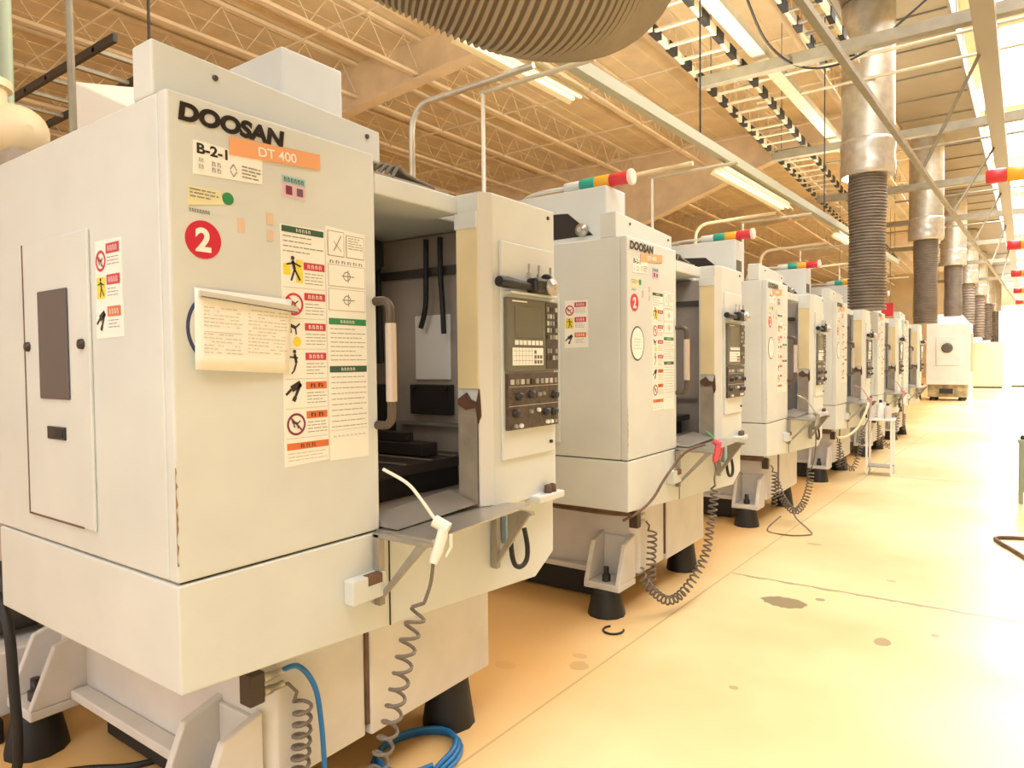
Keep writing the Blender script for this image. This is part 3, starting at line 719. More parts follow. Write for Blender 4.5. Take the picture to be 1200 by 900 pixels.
# ------------------------------------------------------------------ ducts over the row
DUCT = [(-1.60, 10.75, 4.04, 2.17), (-1.48, 17.78, 4.1, 2.25), (-1.35, 24.9, 4.29, 2.75), (-1.26, 32.0, 4.35, 2.75), (-1.10, 39.1, 4.4, 2.4), (-.91, 46.3, 4.43, 2.4), (-.65, 53.5, 4.38, 2.3)]
DN = ['nearest hanging duct, wide silver pipe above dark corrugated sleeve between fourth and fifth machines', 'second hanging duct from the camera, left of the cream round-windowed machine top',
      'third hanging duct along the aisle, with short dark sleeve', 'fourth hanging duct along the aisle, half hidden by the third', 'fifth hanging duct along the aisle, slim dark sleeve',
      'sixth hanging duct along the aisle, far away', 'seventh and farthest hanging duct down the aisle']
for k, (x, y, zt, zb) in enumerate(DUCT):
    g = empty('hanging_duct', (x, y, zb), DN[k], 'duct', 'exhaust ducts along the aisle')
    MB().lathe([(.335, zt + .42), (.335, 6.372)], (x, y, 0), 32).build('duct_pipe', GALV, g, (x, y, zb))
    pr = [(.33, zt - .02)]; n = 10
    for j in range(n + 1): pr.append((.340 + .012 * random.random(), zt + .46 * j / n))
    pr.append((.33, zt + .47)); MB().lathe(pr, (x, y, 0), 32).build('foil_collar', FOIL, g, (x, y, zb))
    pr = []; nr = 44 if k < 3 else 16
    for j in range(nr):
        z = zb + (zt - zb) * j / nr; dz = (zt - zb) / nr; s_ = 1 + .03 * math.sin(j * .21)
        pr += [(.240 * s_, z), (.240 * s_, z + dz * .45), (.216 * s_, z + dz * .55), (.216 * s_, z + dz * .95)]
    pr.append((.235, zt)); MB().lathe(pr, (x + .0, y, 0), 28, None, 'z', True).build('corrugated_sleeve', FLEX, g, (x, y, zb))

# sagging flexible duct close overhead
path = smooth([(-1.95, .65, 5.2), (-1.80, .80, 3.9), (-1.59, 1.01, 3.12), (-1.37, 1.22, 2.79), (-1.155, 1.455, 2.63), (-1.035, 1.667, 2.615), (-1.05, 1.945, 2.745), (-1.195, 2.28, 3.02), (-1.41, 2.64, 3.55), (-1.53, 2.85, 4.72), (-1.56, 2.9, 6.2)], 300)
Ls = [0]
for a, c_ in zip(path, path[1:]): Ls.append(Ls[-1] + (c_ - a).length)
PITCH = .0155; fine = []; k = 0; nf = int(Ls[-1] / PITCH * 4)
for j in range(nf):
    d_ = Ls[-1] * j / nf
    while k < len(Ls) - 2 and Ls[k + 1] < d_: k += 1
    fine.append(path[k].lerp(path[k + 1], (d_ - Ls[k]) / max(1e-9, Ls[k + 1] - Ls[k])))
path = fine
rad = [.249 + (-.002, .006, -.002, -.007)[j % 4] for j in range(nf)]
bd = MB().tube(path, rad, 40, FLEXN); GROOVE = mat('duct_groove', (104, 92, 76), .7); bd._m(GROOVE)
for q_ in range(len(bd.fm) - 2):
    if (q_ // 40) % 4 in (2, 3): bd.fm[q_] = 1  # valley faces darker: ring shade painted in over the duct's own banding
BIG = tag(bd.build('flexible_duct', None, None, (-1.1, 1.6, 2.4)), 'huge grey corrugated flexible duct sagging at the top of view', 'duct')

# ------------------------------------------------------------------ overhead services
def sxs(y): return max(0.0, .026 * (y - 4))
# large rectangular trunk duct
TY0, TY1 = 6.0, 60.0
td = empty('trunk_duct', (-1.5, 20, 6.4), 'broad beige rectangular air duct running overhead along the aisle', 'duct')
MB().hexa([(-2.12, TY0, 6.40), (-.86, TY0, 6.40), (-.86 + 1.3, TY1, 6.40), (-2.12 + 1.3, TY1, 6.40)], [(-2.12, TY0, 7.0), (-.86, TY0, 7.0), (-.86 + 1.3, TY1, 7.0), (-2.12 + 1.3, TY1, 7.0)]).build('duct_body', TRUNK, td, (-1.5, 20, 6.4))
y = TY0 + .5
while y < 58:
    dx = 1.3 * (y - TY0) / (TY1 - TY0)
    MB().box(-2.14 + dx, -.84 + dx, y, y + .035, 6.375, 7.02).build('joint_flange', STRUT, td, (-1.5, 20, 6.4)); y += 1.25 if y < 30 else 5
for s_ in (0, 1):
    x0 = -2.16 if s_ == 0 else -.86
    MB().hexa([(x0, TY0, 6.38), (x0 + .04, TY0, 6.38), (x0 + 1.34, TY1, 6.38), (x0 + 1.3, TY1, 6.38)], [(x0, TY0, 6.5), (x0 + .04, TY0, 6.5), (x0 + 1.34, TY1, 6.5), (x0 + 1.3, TY1, 6.5)]).build('edge_angle', STRUT, td, (-1.5, 20, 6.4))

def chan(name, p0, p1, w, h, m, label, cat='channel', group=None, lip=True):
    """an open steel channel from p0 to p1"""
    a = Vector(p0); b_ = Vector(p1); d_ = (b_ - a); d_.z = 0; d_.normalize(); s_ = Vector((-d_.y, d_.x, 0)) * w / 2; u = Vector((0, 0, 1))
    q = MB()
    prof = [(-1, 0), (1, 0), (1, h), (.8, h), (.8, h * .12), (-.8, h * .12), (-.8, h), (-1, h)]
    r0 = [tuple(a + s_ * x + u * z) for x, z in prof]; r1 = [tuple(b_ + s_ * x + u * z) for x, z in prof]
    q.hexa(r0, r1)
    return tag(q.build(name, m, None, tuple(a)), label, cat, group)
# cross channels hung over the aisle
for k, (y, x0, x1) in enumerate(((8.75, -3.26, .6), (12.7, -3.4, .6), (16.7, -3.5, .7), (21, -3.4, .8), (26, -3.2, 1.0), (31.2, -3.0, 1.2), (38.2, -2.8, 1.4))):
    chan('support_channel', (x0, y, 5.0), (x1, y, 4.98), .13, .13, STRUT,
         ('nearest grey cross channel ending left of the silver duct', 'second grey cross channel behind the nearest silver duct', 'third grey cross channel, seen above the red and amber lights', 'fourth grey cross channel down the aisle', 'fifth grey cross channel down the aisle', 'sixth grey cross channel down the aisle', 'farthest grey cross channel down the aisle')[k], 'channel', 'cross channels over the aisle')
    for xx in (x0 + .15, x1 - .9):
        tag(MB().cyl((xx, y, 5.12), (xx, y, 7.95), .010, 6).build('hanger_rod', STRUT, None, (xx, y, 5.12)),
            f'thin steel rod hanging the {("nearest","second","third","fourth","fifth","sixth","farthest")[k]} cross channel, {"outer end" if xx < -1 else "aisle end"}', 'rod', 'hanger rods of the cross channels')
for k, (y, m) in enumerate(((9.6, STRUTL), (10.4, STRUTL), (13.6, STRUTL), (14.4, STRUT), (18, STRUTL), (19, STRUT), (23.5, STRUT))):
    tag(MB().cyl((-3.0, y, 5.25), (3.2, y, 5.25), .022, 8).build('conduit_pipe', m, None, (-3.0, y, 5.25)), ('pale thin pipe crossing just past the nearest cross channel', 'second pale thin pipe crossing behind the silver duct', 'pale thin pipe crossing just past the second channel', 'dull thin pipe crossing before the third channel', 'pale thin pipe crossing past the third channel', 'dull thin pipe crossing before the fourth channel', 'dull thin pipe crossing before the fifth channel')[k], 'pipe', 'thin pipes crossing the aisle')
# long channel along the aisle on the right, and the slim long rail
chan('support_channel', (-.25, 6.5, 4.8), (.52, 52, 4.8), .19, .16, mat('channel_tan', (158, 148, 130), .5), 'wide pale channel running lengthwise above the aisle at the right', 'channel')
chan('support_channel', (-1.02, 4.2, 3.6), (.55, 40, 3.6), .05, .05, STRUT, 'slim grey rail running lengthwise past the silver ducts', 'channel')
# sway braces
for k, (y, dy) in enumerate(((9.2, 0.0), (13.4, -1.2), (17.2, -1.6), (21.5, -1.6), (26, -2))):
    tag(MB().cyl((-.30 + .018 * (y - 8), y, 4.80), (-1.21 + .044 * (y + dy), y + dy, 3.65), .020, 6).build('sway_brace', STRUT, None, (-.3, y, 4.80)),
        ('nearest slanting brace rod between the lengthwise rails', 'second slanting brace rod between the lengthwise rails', 'third slanting brace rod between the lengthwise rails', 'fourth slanting brace rod between the rails', 'farthest slanting brace rod between the rails')[k], 'brace', 'sway braces over the aisle')
# ladder cable trays
def ladder(x0, x1, w, y0, y1, z, label, n, m, dark):
    g = empty('cable_tray', (x0, y0, z), label, 'cable tray'); L_ = y1 - y0
    X = lambda y: x0 + (x1 - x0) * (y - y0) / L_
    for s_ in (0, w):
        MB().hexa([(x0 + s_, y0, z), (x0 + s_ + .04, y0, z), (x1 + s_ + .04, y1, z), (x1 + s_, y1, z)], [(x0 + s_, y0, z + .09), (x0 + s_ + .04, y0, z + .09), (x1 + s_ + .04, y1, z + .09), (x1 + s_, y1, z + .09)]).build('side_rail', STRUTL, g, (x0, y0, z))
    for k in range(n):
        y = y0 + L_ * (k + .5) / n
        MB().box(X(y) + .04, X(y) + w, y, y + .045, z + .01, z + .035).build('rung', m, g, (x0, y0, z))
    for k in range(dark):
        y = y0 + L_ * (k + .3) / dark
        MB().box(X(y) - .012, X(y) + .052, y, y + .22, z - .012, z + .10).build('rail_clip', BLACK, g, (x0, y0, z)); MB().box(X(y) + w - .012, X(y) + w + .052, y, y + .22, z - .012, z + .10).build('rail_clip', BLACK, g, (x0, y0, z))
    return g
ladder(-3.26, -4.0, .56, 6.6, 30, 5.16, 'pale ladder tray with dark clips running above the cross channels', 52, STRUTL, 46)
ladder(-2.12, -2.02, .36, 6.6, 10.2, 5.40, 'narrow ladder tray left of the nearest silver duct', 10, STRUT, 6)
chan('cable_channel', (-2.56, 6.3, 5.22), (-2.1, 30, 5.22), .17, .10, STRUTL, 'pale closed channel running beside the ladder tray', 'channel')
# black cables draped between trays
cable('hanging_cable', 'black cable drooping from the ladder tray to the nearest duct', 'cable', [(-2.35, 7.6, 5.5), (-2.25, 8.2, 5.1), (-2.0, 8.9, 5.0), (-1.5, 9.2, 5.1), (-1.0, 9.6, 5.6), (-.4, 9.9, 6.2)], .014, BLACK)
cable('hanging_cable', 'dark cable crossing above the sagging flexible duct', 'cable', [(-3.4, 6.8, 5.0), (-3.0, 6.9, 5.2), (-2.6, 7.0, 5.6), (-2.2, 7.1, 6.2)], .014, BLACK)

# lamp trunking over the machines with fluorescent fittings
chan('lamp_trunking', (-2.42, 3.3, 3.46), (-1.89, 16.5, 3.46), .075, .09, mat('trunking_grey', (186, 188, 166), .45), 'long galvanised lamp trunking hung above the machine row', 'channel')
def fitting(x, y0, y1, z, label, dx=.026):
    g = empty('pendant_light', (x, y0, z), label, 'lamp', 'fluorescent lights on the trunking'); x1 = x + .04 * (y1 - y0)
    def pr(pf, nm, m): MB().hexa([(x + a, y0, z + c_) for a, c_ in pf], [(x1 + a, y1, z + c_) for a, c_ in pf]).build(nm, m, g, (x, y0, z))
    pr([(-.05, .05), (.05, .05), (.03, .10), (-.03, .10)], 'housing', LHOUS)
    pr([(-.085, .0), (-.078, -.004), (-.03, .05), (-.04, .055)], 'reflector', LHOUS); pr([(.085, 0), (.078, -.004), (.03, .05), (.04, .055)], 'reflector', LHOUS)
    for s_ in (-.03, .03): MB().cyl((x + s_, y0 + .03, z + .02), (x1 + s_, y1 - .03, z + .02), .014, 8).build('tube', TUBE, g, (x, y0, z))
fitting(-2.56, 3.1, 4.35, 3.36, 'fluorescent light left of the trunking, nearest, below the sagging duct')
fitting(-2.31, 6.7, 8.9, 3.33, 'long fluorescent light under the trunking, above the second machine')
fitting(-2.12, 11.4, 13.6, 3.36, 'third fluorescent light along the trunking')
for k, y in enumerate((3.9, 6.2, 10.6, 15)):
    x = -2.42 + .04 * (y - 3.3)
    tag(MB().cyl((x, y, 3.56), (x, y, 7.95), .008, 6).build('hanger_rod', BLACKP, None, (x, y, 3.56)), ('thin dark rod holding the lamp trunking just past the sagging duct', 'second dark rod holding the lamp trunking', 'third dark rod holding the lamp trunking', 'farthest dark rod holding the lamp trunking')[k], 'rod', 'hanger rods of the lamp trunking')
# power drops: bent conduits to every machine with a slim white drop pipe
for k in range(6):
    dx, dy = MOFF[k]; y = 3.45 + dy; q = MB()
    x0 = -3.30 + dx
    pts = [(x0, y, 0), (x0, y, 3.08)] + [(x0 + .16 * (1 - math.cos(a)), y, 3.08 + .16 * math.sin(a)) for a in (.4, .8, 1.2, 1.57)] + [(-2.30 + dx, y, 3.26)]
    nm = ('closest', 'second', 'third', 'fourth', 'fifth', 'last')[k]
    o0 = (x0, y, 0)
    g = empty('power_conduit', o0, f'bent pale conduit dropping behind the {nm} machine of the row', 'conduit', 'power conduits behind the machines')
    MB().tube(pts, .022, 8).build('bent_conduit', PIPE if k else GALV, g, o0)
    MB().tube([(-2.72 + dx, y + .02, 3.20), (-1.9 + dx, y + .02, 3.20)], .016, 8).build('cross_pipe', STRUTL, g, o0)
    MB().tube([(-2.70 + dx, y + .02, 3.20), (-2.70 + dx, y + .02, 2.14)], .013, 8).build('drop_pipe', WHITE, g, o0)

# ------------------------------------------------------------------ left rear: big cream pipe, conduits, tray
LP = (-4.0, 1.4, 2.8)
pp = empty('extraction_pipe', LP, 'fat cream pipe with bolted flange bending at the upper left edge', 'pipe')
ax = [(-4.30, 1.32, 2.95), (-4.30, 1.32, 2.83)] + [(-4.30 + .17 * (1 - math.cos(a)), 1.32, 2.83 - .20 * math.sin(a)) for a in (.3, .6, .9, 1.2, 1.57)] + [(-4.0, 1.34, 2.63)]
MB().tube(ax, .115, 20).build('elbow', PIPE, pp, LP)
MB().tube([(-4.02, 1.34, 2.63), (-3.98, 1.34, 2.63)], .150, 20).build('flange', PIPE, pp, LP)
MB().tube([(-3.975, 1.34, 2.63), (-3.93, 1.34, 2.63)], .150, 20).build('flange', PIPE, pp, LP)
MB().tube([(-3.93, 1.34, 2.63), (-3.86, 1.345, 2.63), (-3.82, 1.347, 2.63), (-3.79, 1.348, 2.63), (-3.775, 1.349, 2.63)], [.13, .128, .11, .075, .02], 20).build('pipe_run', PIPE, pp, LP)
MB().tube([(-4.30, 1.32, 2.94), (-4.30, 1.32, 2.98)], .14, 20).build('flange', PIPE, pp, LP)
MB().box(-4.12, -3.75, 1.26, 1.46, 0, 2.52).build('pipe_support', LINING, pp, LP)
bk = empty('filter_unit', (-4.5, 2.0, 0), 'white box with sloped top behind the closest machine, left of its top cover', 'machine')
MB().hexa([(-4.75, 1.95, .1), (-3.85, 1.95, .1), (-3.85, 2.5, .1), (-4.75, 2.5, .1)], [(-4.75, 1.95, 3.28), (-3.85, 1.95, 2.88), (-3.85, 2.5, 3.0), (-4.75, 2.5, 3.40)]).build('filter_body', WHITE, bk, (-4.5, 2.0, 0), .01)
MB().box(-4.7, -3.9, 2.0, 2.45, 0, .1).build('plinth', BLACK, bk, (-4.5, 2.0, 0))
MB().lathe([(.03, 0), (.03, -.05)], (-3.98, 1.95, 2.66), 10, None, 'y').build('gauge', BLACKP, bk, (-4.5, 2, 0))
tag(MB().cyl((-4.6, 1.54, 0), (-4.6, 1.54, 7.9), .034, 12).build('conduit_pipe', mat('conduit_green', (160, 172, 148), .4), None, (-4.6, 1.54, 0)), 'greenish upright conduit at the far upper left edge', 'pipe')
tag(MB().cyl((-3.60, 1.48, 0), (-3.66, 1.47, 7.9), .017, 12).build('conduit_pipe', STRUT, None, (-3.6, 1.48, 0)), 'grey upright conduit left of the closest machine top cover', 'pipe')
lt = empty('cable_tray', (-7, 3, 3.8), 'dark ladder tray hanging behind the fat cream pipe', 'cable tray')
for y in (2.4, 2.85): MB().box(-9, -5.2, y, y + .03, 3.82, 3.88).build('side_rail', BLACKP, lt, (-7, 3, 3.8))
for k in range(9): MB().box(-8.9 + k * .42, -8.86 + k * .42, 2.4, 2.88, 3.83, 3.86).build('rung', STRUT, lt, (-7, 3, 3.8))
for k, (x, y) in enumerate(((-5.9, 2.41), (-5.6, 2.86))):
    MB().cyl((x, y, 3.86), (x, y, 7.9), .012, 6).build('hanger_rod', BLACKP, lt, (-7, 3, 3.8))

# ------------------------------------------------------------------ right-hand row: only its lights and a corner show
for k, (x, y, z) in enumerate(((-.11, 4.9, 2.545), (-.01, 7.6, 2.49), (.03, 10.3, 2.5), (.07, 13.0, 2.5), (.12, 15.7, 2.5))):
    o0 = (x, y, z)
    nm = ('nearest', 'second', 'third', 'fourth', 'farthest')[k]
    g = empty('signal_light', o0, f'{nm} red and amber signal light reaching in at the right edge', 'signal light', 'signal lights of the right row')
    def sg(a, b_, m, nm_, r=.042): MB().lathe([(r * .9, x + a), (r, x + a + .006), (r, x + b_ - .006), (r * .9, x + b_)], (0, y, z), 16, None, 'x').build(nm_, m, g, o0)
    sg(0, .10, LRED, 'red_lens'); sg(.10, .20, AMBER, 'amber_lens'); sg(.20, .30, TEAL, 'green_lens'); sg(.30, .42, WHITE, 'lamp_base', .032)
    MB().tube(smooth([(x + .42, y, z), (x + .9, y, z), (x + 1.0, y, z - .1), (x + 1.02, y, z - .4), (x + 1.02, y, 0)]), .016, 8).build('lamp_arm', PAINT, g, o0)
rs = empty('steel_cart', (.30, 8.9, 0), 'grey-green steel cart corner at the right edge of the aisle', 'cart')
for x in (.115, .52):
    for y in (8.66, 9.2): MB().box(x, x + .035, y, y + .035, .0, .62).build('leg', mat('cart_green', (150, 160, 140), .4, metal=.2), rs, (.3, 8.9, 0), .003)
MB().box(.10, .57, 8.64, 9.25, .62, .66).build('cart_top', MATS['cart_green'], rs, (.3, 8.9, 0), .004)
MB().box(.135, .53, 8.672, 8.69, .12, .60).build('side_panel', MATS['cart_green'], rs, (.3, 8.9, 0), .003)
MB().lathe([(.02, .66), (.024, .68), (.01, .70)], (.14, 8.68, 0), 10).build('knob', BLACKP, rs, (.3, 8.9, 0))
cable('floor_cable', 'brown cable bent in a loop on the floor at the right edge', 'cable', [(.60, 6.95, .014), (.25, 6.98, .014), (.02, 6.92, .014), (-.06, 6.84, .014), (-.03, 6.70, .014), (.05, 6.50, .014), (.16, 6.20, .014), (.35, 5.8, .014)], .016, GRIME)

# ------------------------------------------------------------------ far end of the aisle
FM = (-1.66, 28.6, 0)
fm = empty('machining_center', FM, 'white machine with a round window closing the far end of the row', 'machine')
MB().box(-2.30, -1.0, 28.0, 29.6, .55, 2.66).build('enclosure', PAINT, fm, FM, .02)
MB().hexa([(-2.25, 28.1, 2.66), (-1.05, 28.1, 2.66), (-1.05, 29.5, 2.66), (-2.25, 29.5, 2.66)], [(-2.0, 28.3, 3.0), (-1.3, 28.3, 3.0), (-1.3, 29.3, 3.0), (-2.0, 29.3, 3.0)]).build('roof_cover', PAINT, fm, FM, .02)
MB().box(-2.0, -1.29, 27.97, 28.01, 1.22, 2.22).build('door_panel', PAINT, fm, FM, .01)
MB().lathe([(.17, 0), (.17, -.03), (.12, -.035)], (-1.67, 27.97, 1.82), 24, None, 'y').build('porthole', mat('port_dark', (92, 88, 76), .25), fm, FM)
MB().box(-2.25, -1.1, 28.1, 29.4, .12, .55).build('machine_base', mat('base_drab', (176, 160, 120), .6, noise=.3, scale=6), fm, FM, .01)
for x in (-2.1, -1.25):
    for y in (28.25, 29.2): MB().lathe([(.12, 0), (.09, .12)], (x, y, 0), 10).build('leveling_foot', BLACK, fm, FM)
MB().box(-1.9, -1.5, 28.02, 28.10, .25, .42).build('pump', BLACKP, fm, FM, .01)
MB().box(-1.02, -.93, 28.02, 28.12, 1.0, 2.3).build('operator_arm', mat('arm_drab', (200, 184, 150), .5), fm, FM, .01)
for k, (x, y, w_, d_, h_, m, lb) in enumerate(((-.75, 40, 1.25, .8, 2.2, mat('cabinet_cream', (240, 228, 190), .5), 'pale yellow cabinet just right of the round-windowed machine'), (.60, 42, .9, .8, 1.9, WHITE, 'white cabinet right of the pale yellow one'), (1.75, 42.3, 1.1, .8, 2.1, WHITE, 'white cabinet at the far right edge'))):
    c0 = (x, y, 0); g = empty('storage_cabinet', c0, lb, 'cabinet', 'cabinets at the aisle end')
    MB().box(x - w_ / 2, x + w_ / 2, y, y + d_, .08, h_).build('cabinet_body', m, g, c0, .01); MB().box(x - w_ / 2 + .05, x + w_ / 2 - .05, y + .05, y + d_, 0, .08).build('plinth', GRIME, g, c0)
    for s_ in (0, 1): MB().box(x - w_ / 2 + .03 + s_ * w_ / 2, x - .02 + s_ * w_ / 2, y - .02, y, .14, h_ - .06).build('cabinet_door', m, g, c0, .006)
# hanging signs in the far left bays
for k, (x, y, z, m, lb) in enumerate(((-5.0, 27, 2.95, GREEN, 'green sign board hanging over the far machines'), (-4.0, 27, 2.95, LRED, 'red sign board hanging over the far machines'))):
    g = tag(MB().box(x, x + .8, y, y + .04, z, z + .45).build('hanging_sign', m, None, (x, y, z)), lb, 'sign')
    for s_ in (.1, .7): MB().cyl((x + s_, y + .02, z + .45), (x + s_, y + .02, 7.9), .012, 6).build('wire', STRUT, g, (x, y, z))

# ------------------------------------------------------------------ setting
def structure(o): o['kind'] = 'structure'; return o
# floor
fl = mat('floor_epoxy', (236, 208, 140), .28, spec=.28)
nt = fl.node_tree; N_ = nt.nodes; Lk = nt.links; bs = N_['Principled BSDF']
geo = N_.new('ShaderNodeNewGeometry'); sep = N_.new('ShaderNodeSeparateXYZ'); Lk.new(geo.outputs['Position'], sep.inputs[0])
n1 = N_.new('ShaderNodeTexNoise'); n1.inputs['Scale'].default_value = .55; n1.inputs['Detail'].default_value = 4; Lk.new(geo.outputs['Position'], n1.inputs['Vector'])
r1_ = N_.new('ShaderNodeValToRGB'); e_ = r1_.color_ramp.elements; e_[0].position = .35; e_[0].color = rgb(226, 192, 138); e_[1].position = .62; e_[1].color = rgb(238, 222, 174); Lk.new(n1.outputs['Fac'], r1_.inputs['Fac'])  # patchy floor tone, its contrast raised to imitate reflections
def mth(op, a, b_=None, c_=None):
    n = N_.new('ShaderNodeMath'); n.operation = op
    for i_, v in enumerate((a, b_, c_)):
        if v is None: continue
        if isinstance(v, (int, float)): n.inputs[i_].default_value = v
        else: Lk.new(v, n.inputs[i_])
    return n.outputs[0]
n2 = N_.new('ShaderNodeTexNoise'); n2.inputs['Scale'].default_value = 9; n2.inputs['Detail'].default_value = 6; Lk.new(geo.outputs['Position'], n2.inputs['Vector'])
wob = mth('MULTIPLY', mth('SUBTRACT', n2.outputs['Fac'], .5), .05)
# joints: two lengthwise, cross joints every 5.05 m
def near(v, at, w_): return mth('LESS_THAN', mth('ABSOLUTE', mth('SUBTRACT', v, at)), w_)
jl = near(sep.outputs['X'], mth('ADD', mth('MULTIPLY', sep.outputs['Y'], .027), -1.695), .006)
yy = mth('ADD', sep.outputs['Y'], wob)
cr_ = mth('LESS_THAN', mth('ABSOLUTE', mth('SUBTRACT', mth('MODULO', mth('ADD', yy, 5.35), 5.05), .03)), mth('MULTIPLY', n2.outputs['Fac'], .03))
cr_ = mth('MULTIPLY', cr_, mth('GREATER_THAN', sep.outputs['X'], -1.55))
j = mth('MAXIMUM', mth('MULTIPLY', jl, .45), mth('MULTIPLY', cr_, .62))
# worn patches where the coating is gone (each with its own ragged outline)
n3 = N_.new('ShaderNodeTexNoise'); n3.inputs['Scale'].default_value = 14; n3.inputs['Detail'].default_value = 5; Lk.new(geo.outputs['Position'], n3.inputs['Vector'])
rag = mth('MULTIPLY', mth('SUBTRACT', n3.outputs['Fac'], .5), 1.5)
for cx, cy, ax_, ay, st_ in ((-1.10, 4.38, .13, .10, .75), (-.93, 4.55, .03, .03, .6), (-.52, 4.05, .04, .06, .55), (-.30, 4.3, .02, .03, .5), (-1.25, 5.9, .06, .03, .4), (-.62, 5.2, .03, .02, .4), (-2.2, 1.05, .10, .06, .55), (-2.02, 1.2, .05, .04, .45), (-1.7, 2.9, .05, .05, .4), (-1.75, 3.0, .04, .03, .35), (-1.0, 3.1, .02, .02, .45), (-2.0, 2.7, .06, .04, .4)):
    dd = mth('ADD', mth('POWER', mth('DIVIDE', mth('SUBTRACT', sep.outputs['X'], cx), ax_), 2), mth('POWER', mth('DIVIDE', mth('SUBTRACT', sep.outputs['Y'], cy), ay), 2))
    j = mth('MAXIMUM', j, mth('MULTIPLY', mth('LESS_THAN', mth('ADD', dd, rag), 1.0), st_))
mx = N_.new('ShaderNodeMix'); mx.data_type = 'RGBA'; Lk.new(j, mx.inputs['Factor']); Lk.new(r1_.outputs['Color'], mx.inputs['A']); mx.inputs['B'].default_value = rgb(96, 88, 66)
# more orange floor along the machines: their shade and wear put into the colour
n4 = N_.new('ShaderNodeTexNoise'); n4.inputs['Scale'].default_value = 2.0; Lk.new(geo.outputs['Position'], n4.inputs['Vector'])
shade_wear = N_.new('ShaderNodeMapRange'); Lk.new(mth('ADD', sep.outputs['X'], mth('MULTIPLY', n4.outputs['Fac'], .5)), shade_wear.inputs['Value']); shade_wear.inputs['From Min'].default_value = -1.15; shade_wear.inputs['From Max'].default_value = -1.75
mx2 = N_.new('ShaderNodeMix'); mx2.data_type = 'RGBA'; Lk.new(mth('MULTIPLY', shade_wear.outputs[0], .75), mx2.inputs['Factor']); Lk.new(mx.outputs['Result'], mx2.inputs['A']); mx2.inputs['B'].default_value = rgb(230, 178, 106)
Lk.new(mx2.outputs['Result'], bs.inputs['Base Color'])
rr_ = N_.new('ShaderNodeMapRange'); Lk.new(n4.outputs['Fac'], rr_.inputs['Value']); rr_.inputs['To Min'].default_value = .24; rr_.inputs['To Max'].default_value = .45; Lk.new(rr_.outputs[0], bs.inputs['Roughness'])
structure(MB().box(-24, 14, -14, 70, -.2, 0).build('floor', fl))

# roof deck with ribs, joists, girders
deck = mat('roof_deck', (241, 222, 184), .65, noise=.06, scale=1.5)
q = MB()
q.box(-24, -.55, -14, 70, 8.0, 8.1); q.box(2.2, 14, -14, 70, 8.0, 8.1)
y = -14
for k in range(14): q.box(-.55, 2.2, -14 + 6 * k, -13.1 + 6 * k, 8.0, 8.1)
x = -24.0
while x < -.7: q.box(x, x + .30, -14, 70, 7.985, 8.0); x += .60
while x < 13.9:
    if x > 2.2: q.box(x, x + .10, -14, 70, 7.965, 8.0)
    x += .30
structure(q.build('ceiling', deck))
sky = mat('skylight_panel', (255, 252, 244), .5, emit=(252, 252, 255), estr=5.0)
for k in range(14):
    y0 = -13.1 + 6 * k
    structure(MB().box(-.55, 2.2, y0, y0 + 5.1, 8.02, 8.06).build(f'window_{k + 1}', sky))
xs = [-21.2, -19.2, -17.2, -15.3, -13.3, -11.45, -9.6, -7.3, -5.2, -3.1, -.85, 2.5, 4.6, 6.7]
for xk in xs:
    q = MB()
    q.box(xk - .06, xk + .06, -14, 70, 7.20, 7.26); q.box(xk - .06, xk + .06, -14, 70, 7.89, 7.96)
    y = -14.0; k = 0
    while y < (45 if xk < 0 else 30):
        a, b_ = (7.26, 7.89) if k % 2 == 0 else (7.89, 7.26)
        q.tube([(xk, y, a), (xk, y + .45, b_)], .012, 4); y += .45; k += 1
    structure(q.build('ceiling_joist', JOIST))
for yk in (2.9, 5.4, 7.9, 13, 15.5, 18, 23, 26):
    structure(MB().tube([(-23, yk, 7.23), (-.9, yk, 7.23)], .022, 4).build('ceiling_bridging', JOIST))
def girder(yc, pts, name='ceiling_girder'):
    q = MB()
    lo = pts; n = len(lo)
    for (xa, za), (xb, zb) in zip(lo, lo[1:]):
        q.hexa([(xa, yc - .015, za), (xb, yc - .015, zb), (xb, yc + .015, zb), (xa, yc + .015, za)], [(xa, yc - .015, 7.96), (xb, yc - .015, 7.96), (xb, yc + .015, 7.96), (xa, yc + .015, 7.96)])
        q.hexa([(xa, yc - .16, za - .04), (xb, yc - .16, zb - .04), (xb, yc + .16, zb - .04), (xa, yc + .16, za - .04)], [(xa, yc - .16, za), (xb, yc - .16, zb), (xb, yc + .16, zb), (xa, yc + .16, za)])
    return structure(q.build(name, GIRD))
girder(10.3, [(-23.5, 6.3), (-12, 6.98), (-8, 7.29), (-3, 7.4), (8, 7.4)])
girder(20.0, [(-23.5, 5.0), (-12, 5.3), (-9.15, 5.82), (-6.6, 6.65), (-4.4, 7.3), (8, 7.4)])
girder(30.0, [(-23.5, 6.3), (-12, 6.9), (-6, 7.3), (8, 7.4)])
girder(41.0, [(-23.5, 6.3), (-12, 6.9), (-6, 7.3), (8, 7.4)])
girder(0.3, [(-23.5, 6.3), (-12, 6.98), (-8, 7.29), (-3, 7.4), (8, 7.4)])

wallm = mat('wall_cream', (238, 222, 190), .7, noise=.04, scale=1)
q = MB(); q.box(-24.2, -24, -14, 70, 0, 8.0); structure(q.build('wall_left', wallm))
q = MB(); q.box(14, 14.2, -14, 70, 0, 8.0); structure(q.build('wall_right', wallm))
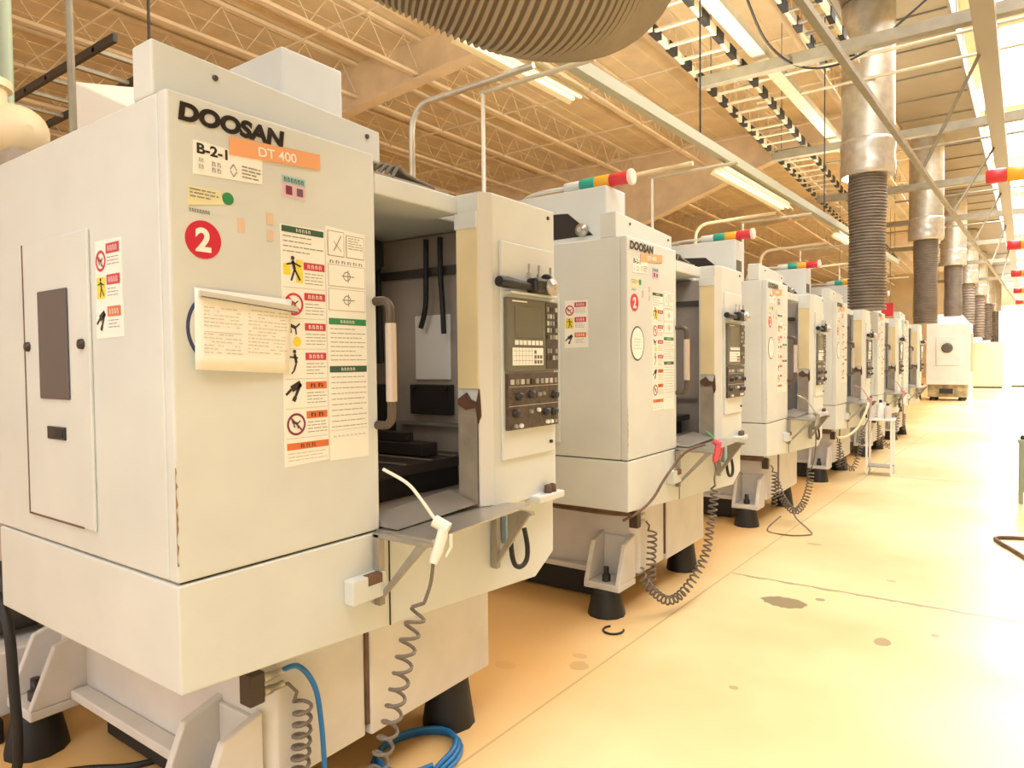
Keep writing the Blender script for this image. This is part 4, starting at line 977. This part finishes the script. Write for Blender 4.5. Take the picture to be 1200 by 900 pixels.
# far wall with a wide bright opening to daylight
q = MB(); q.box(-24, -2.4, 62, 62.3, 0, 8.0); q.box(4.0, 14, 62, 62.3, 0, 8.0); q.box(-2.4, 4.0, 62, 62.3, 5.2, 8.0); structure(q.build('wall_far', wallm))
day = mat('daylight_pane', (255, 253, 245), .3, emit=(255, 248, 232), estr=9.0)
structure(MB().box(-2.4, 4.0, 62.1, 62.2, 0, 5.2).build('window_15', day))

# ------------------------------------------------------------------ light
w = bpy.data.worlds.new('daylight'); S.world = w; w.use_nodes = True
bg = w.node_tree.nodes['Background']; bg.inputs['Color'].default_value = rgb(247, 248, 251); bg.inputs['Strength'].default_value = 1.52

def area(name, loc, rot, sx_, sy_, power, col):
    l = bpy.data.lights.new(name, 'AREA'); l.shape = 'RECTANGLE'; l.size = sx_; l.size_y = sy_; l.energy = power; l.color = col
    o = bpy.data.objects.new(name, l); COL.objects.link(o); o.location = loc; o.rotation_euler = rot; return o
for k, y in enumerate((-2, 4, 10, 16, 22, 30, 38)):
    area('skylight_lamp', (.8, y, 7.9), (0, 0, 0), 2.4, 4.8, (120, 140, 190, 330, 1000, 1300, 1300)[k], (.96, .98, 1.0))
for k in range(6):
    area('interior_fill', (-2.15 + MOFF[k][0], 1.75 + MOFF[k][1], 2.07), (0, 0, 0), .5, .3, 1.8, (1, .92, .82))  # unseen fill added inside each enclosure to lift the dark interior
for x, y in ((-2.5, 3.7), (-2.2, 7.7), (-2.0, 12.5)):
    area('ceiling_fill', (x, y, 3.60), (PI, -.7, 0), .16, 2.0, 140, (1, .93, .76))  # unseen fill added above the fittings to brighten the ceiling

# ------------------------------------------------------------------ camera
cam = bpy.data.cameras.new('camera'); cam.sensor_width = 36; cam.lens = 24.1818; cam.clip_start = .05; cam.clip_end = 300
co = bpy.data.objects.new('camera', cam); COL.objects.link(co)
R = Matrix(((0.81185664, 0.01013916, -0.58376878), (0.58376103, -0.03220751, 0.81128647), (-0.01057598, -0.99942977, -0.03206672)))
xr = Vector((R[0][0], R[1][0], R[2][0])); yd = Vector((R[0][1], R[1][1], R[2][1])); zf = Vector((R[0][2], R[1][2], R[2][2]))
m = Matrix.Identity(4)
for i_ in range(3): m[i_][0] = xr[i_]; m[i_][1] = -yd[i_]; m[i_][2] = -zf[i_]
m[2][3] = 1.5
co.matrix_world = m; S.camera = co
vs_ = S.view_settings; vs_.view_transform = 'Standard'; vs_.look = 'None'; vs_.gamma = 1; vs_.use_curve_mapping = False; vs_.exposure = 0.06
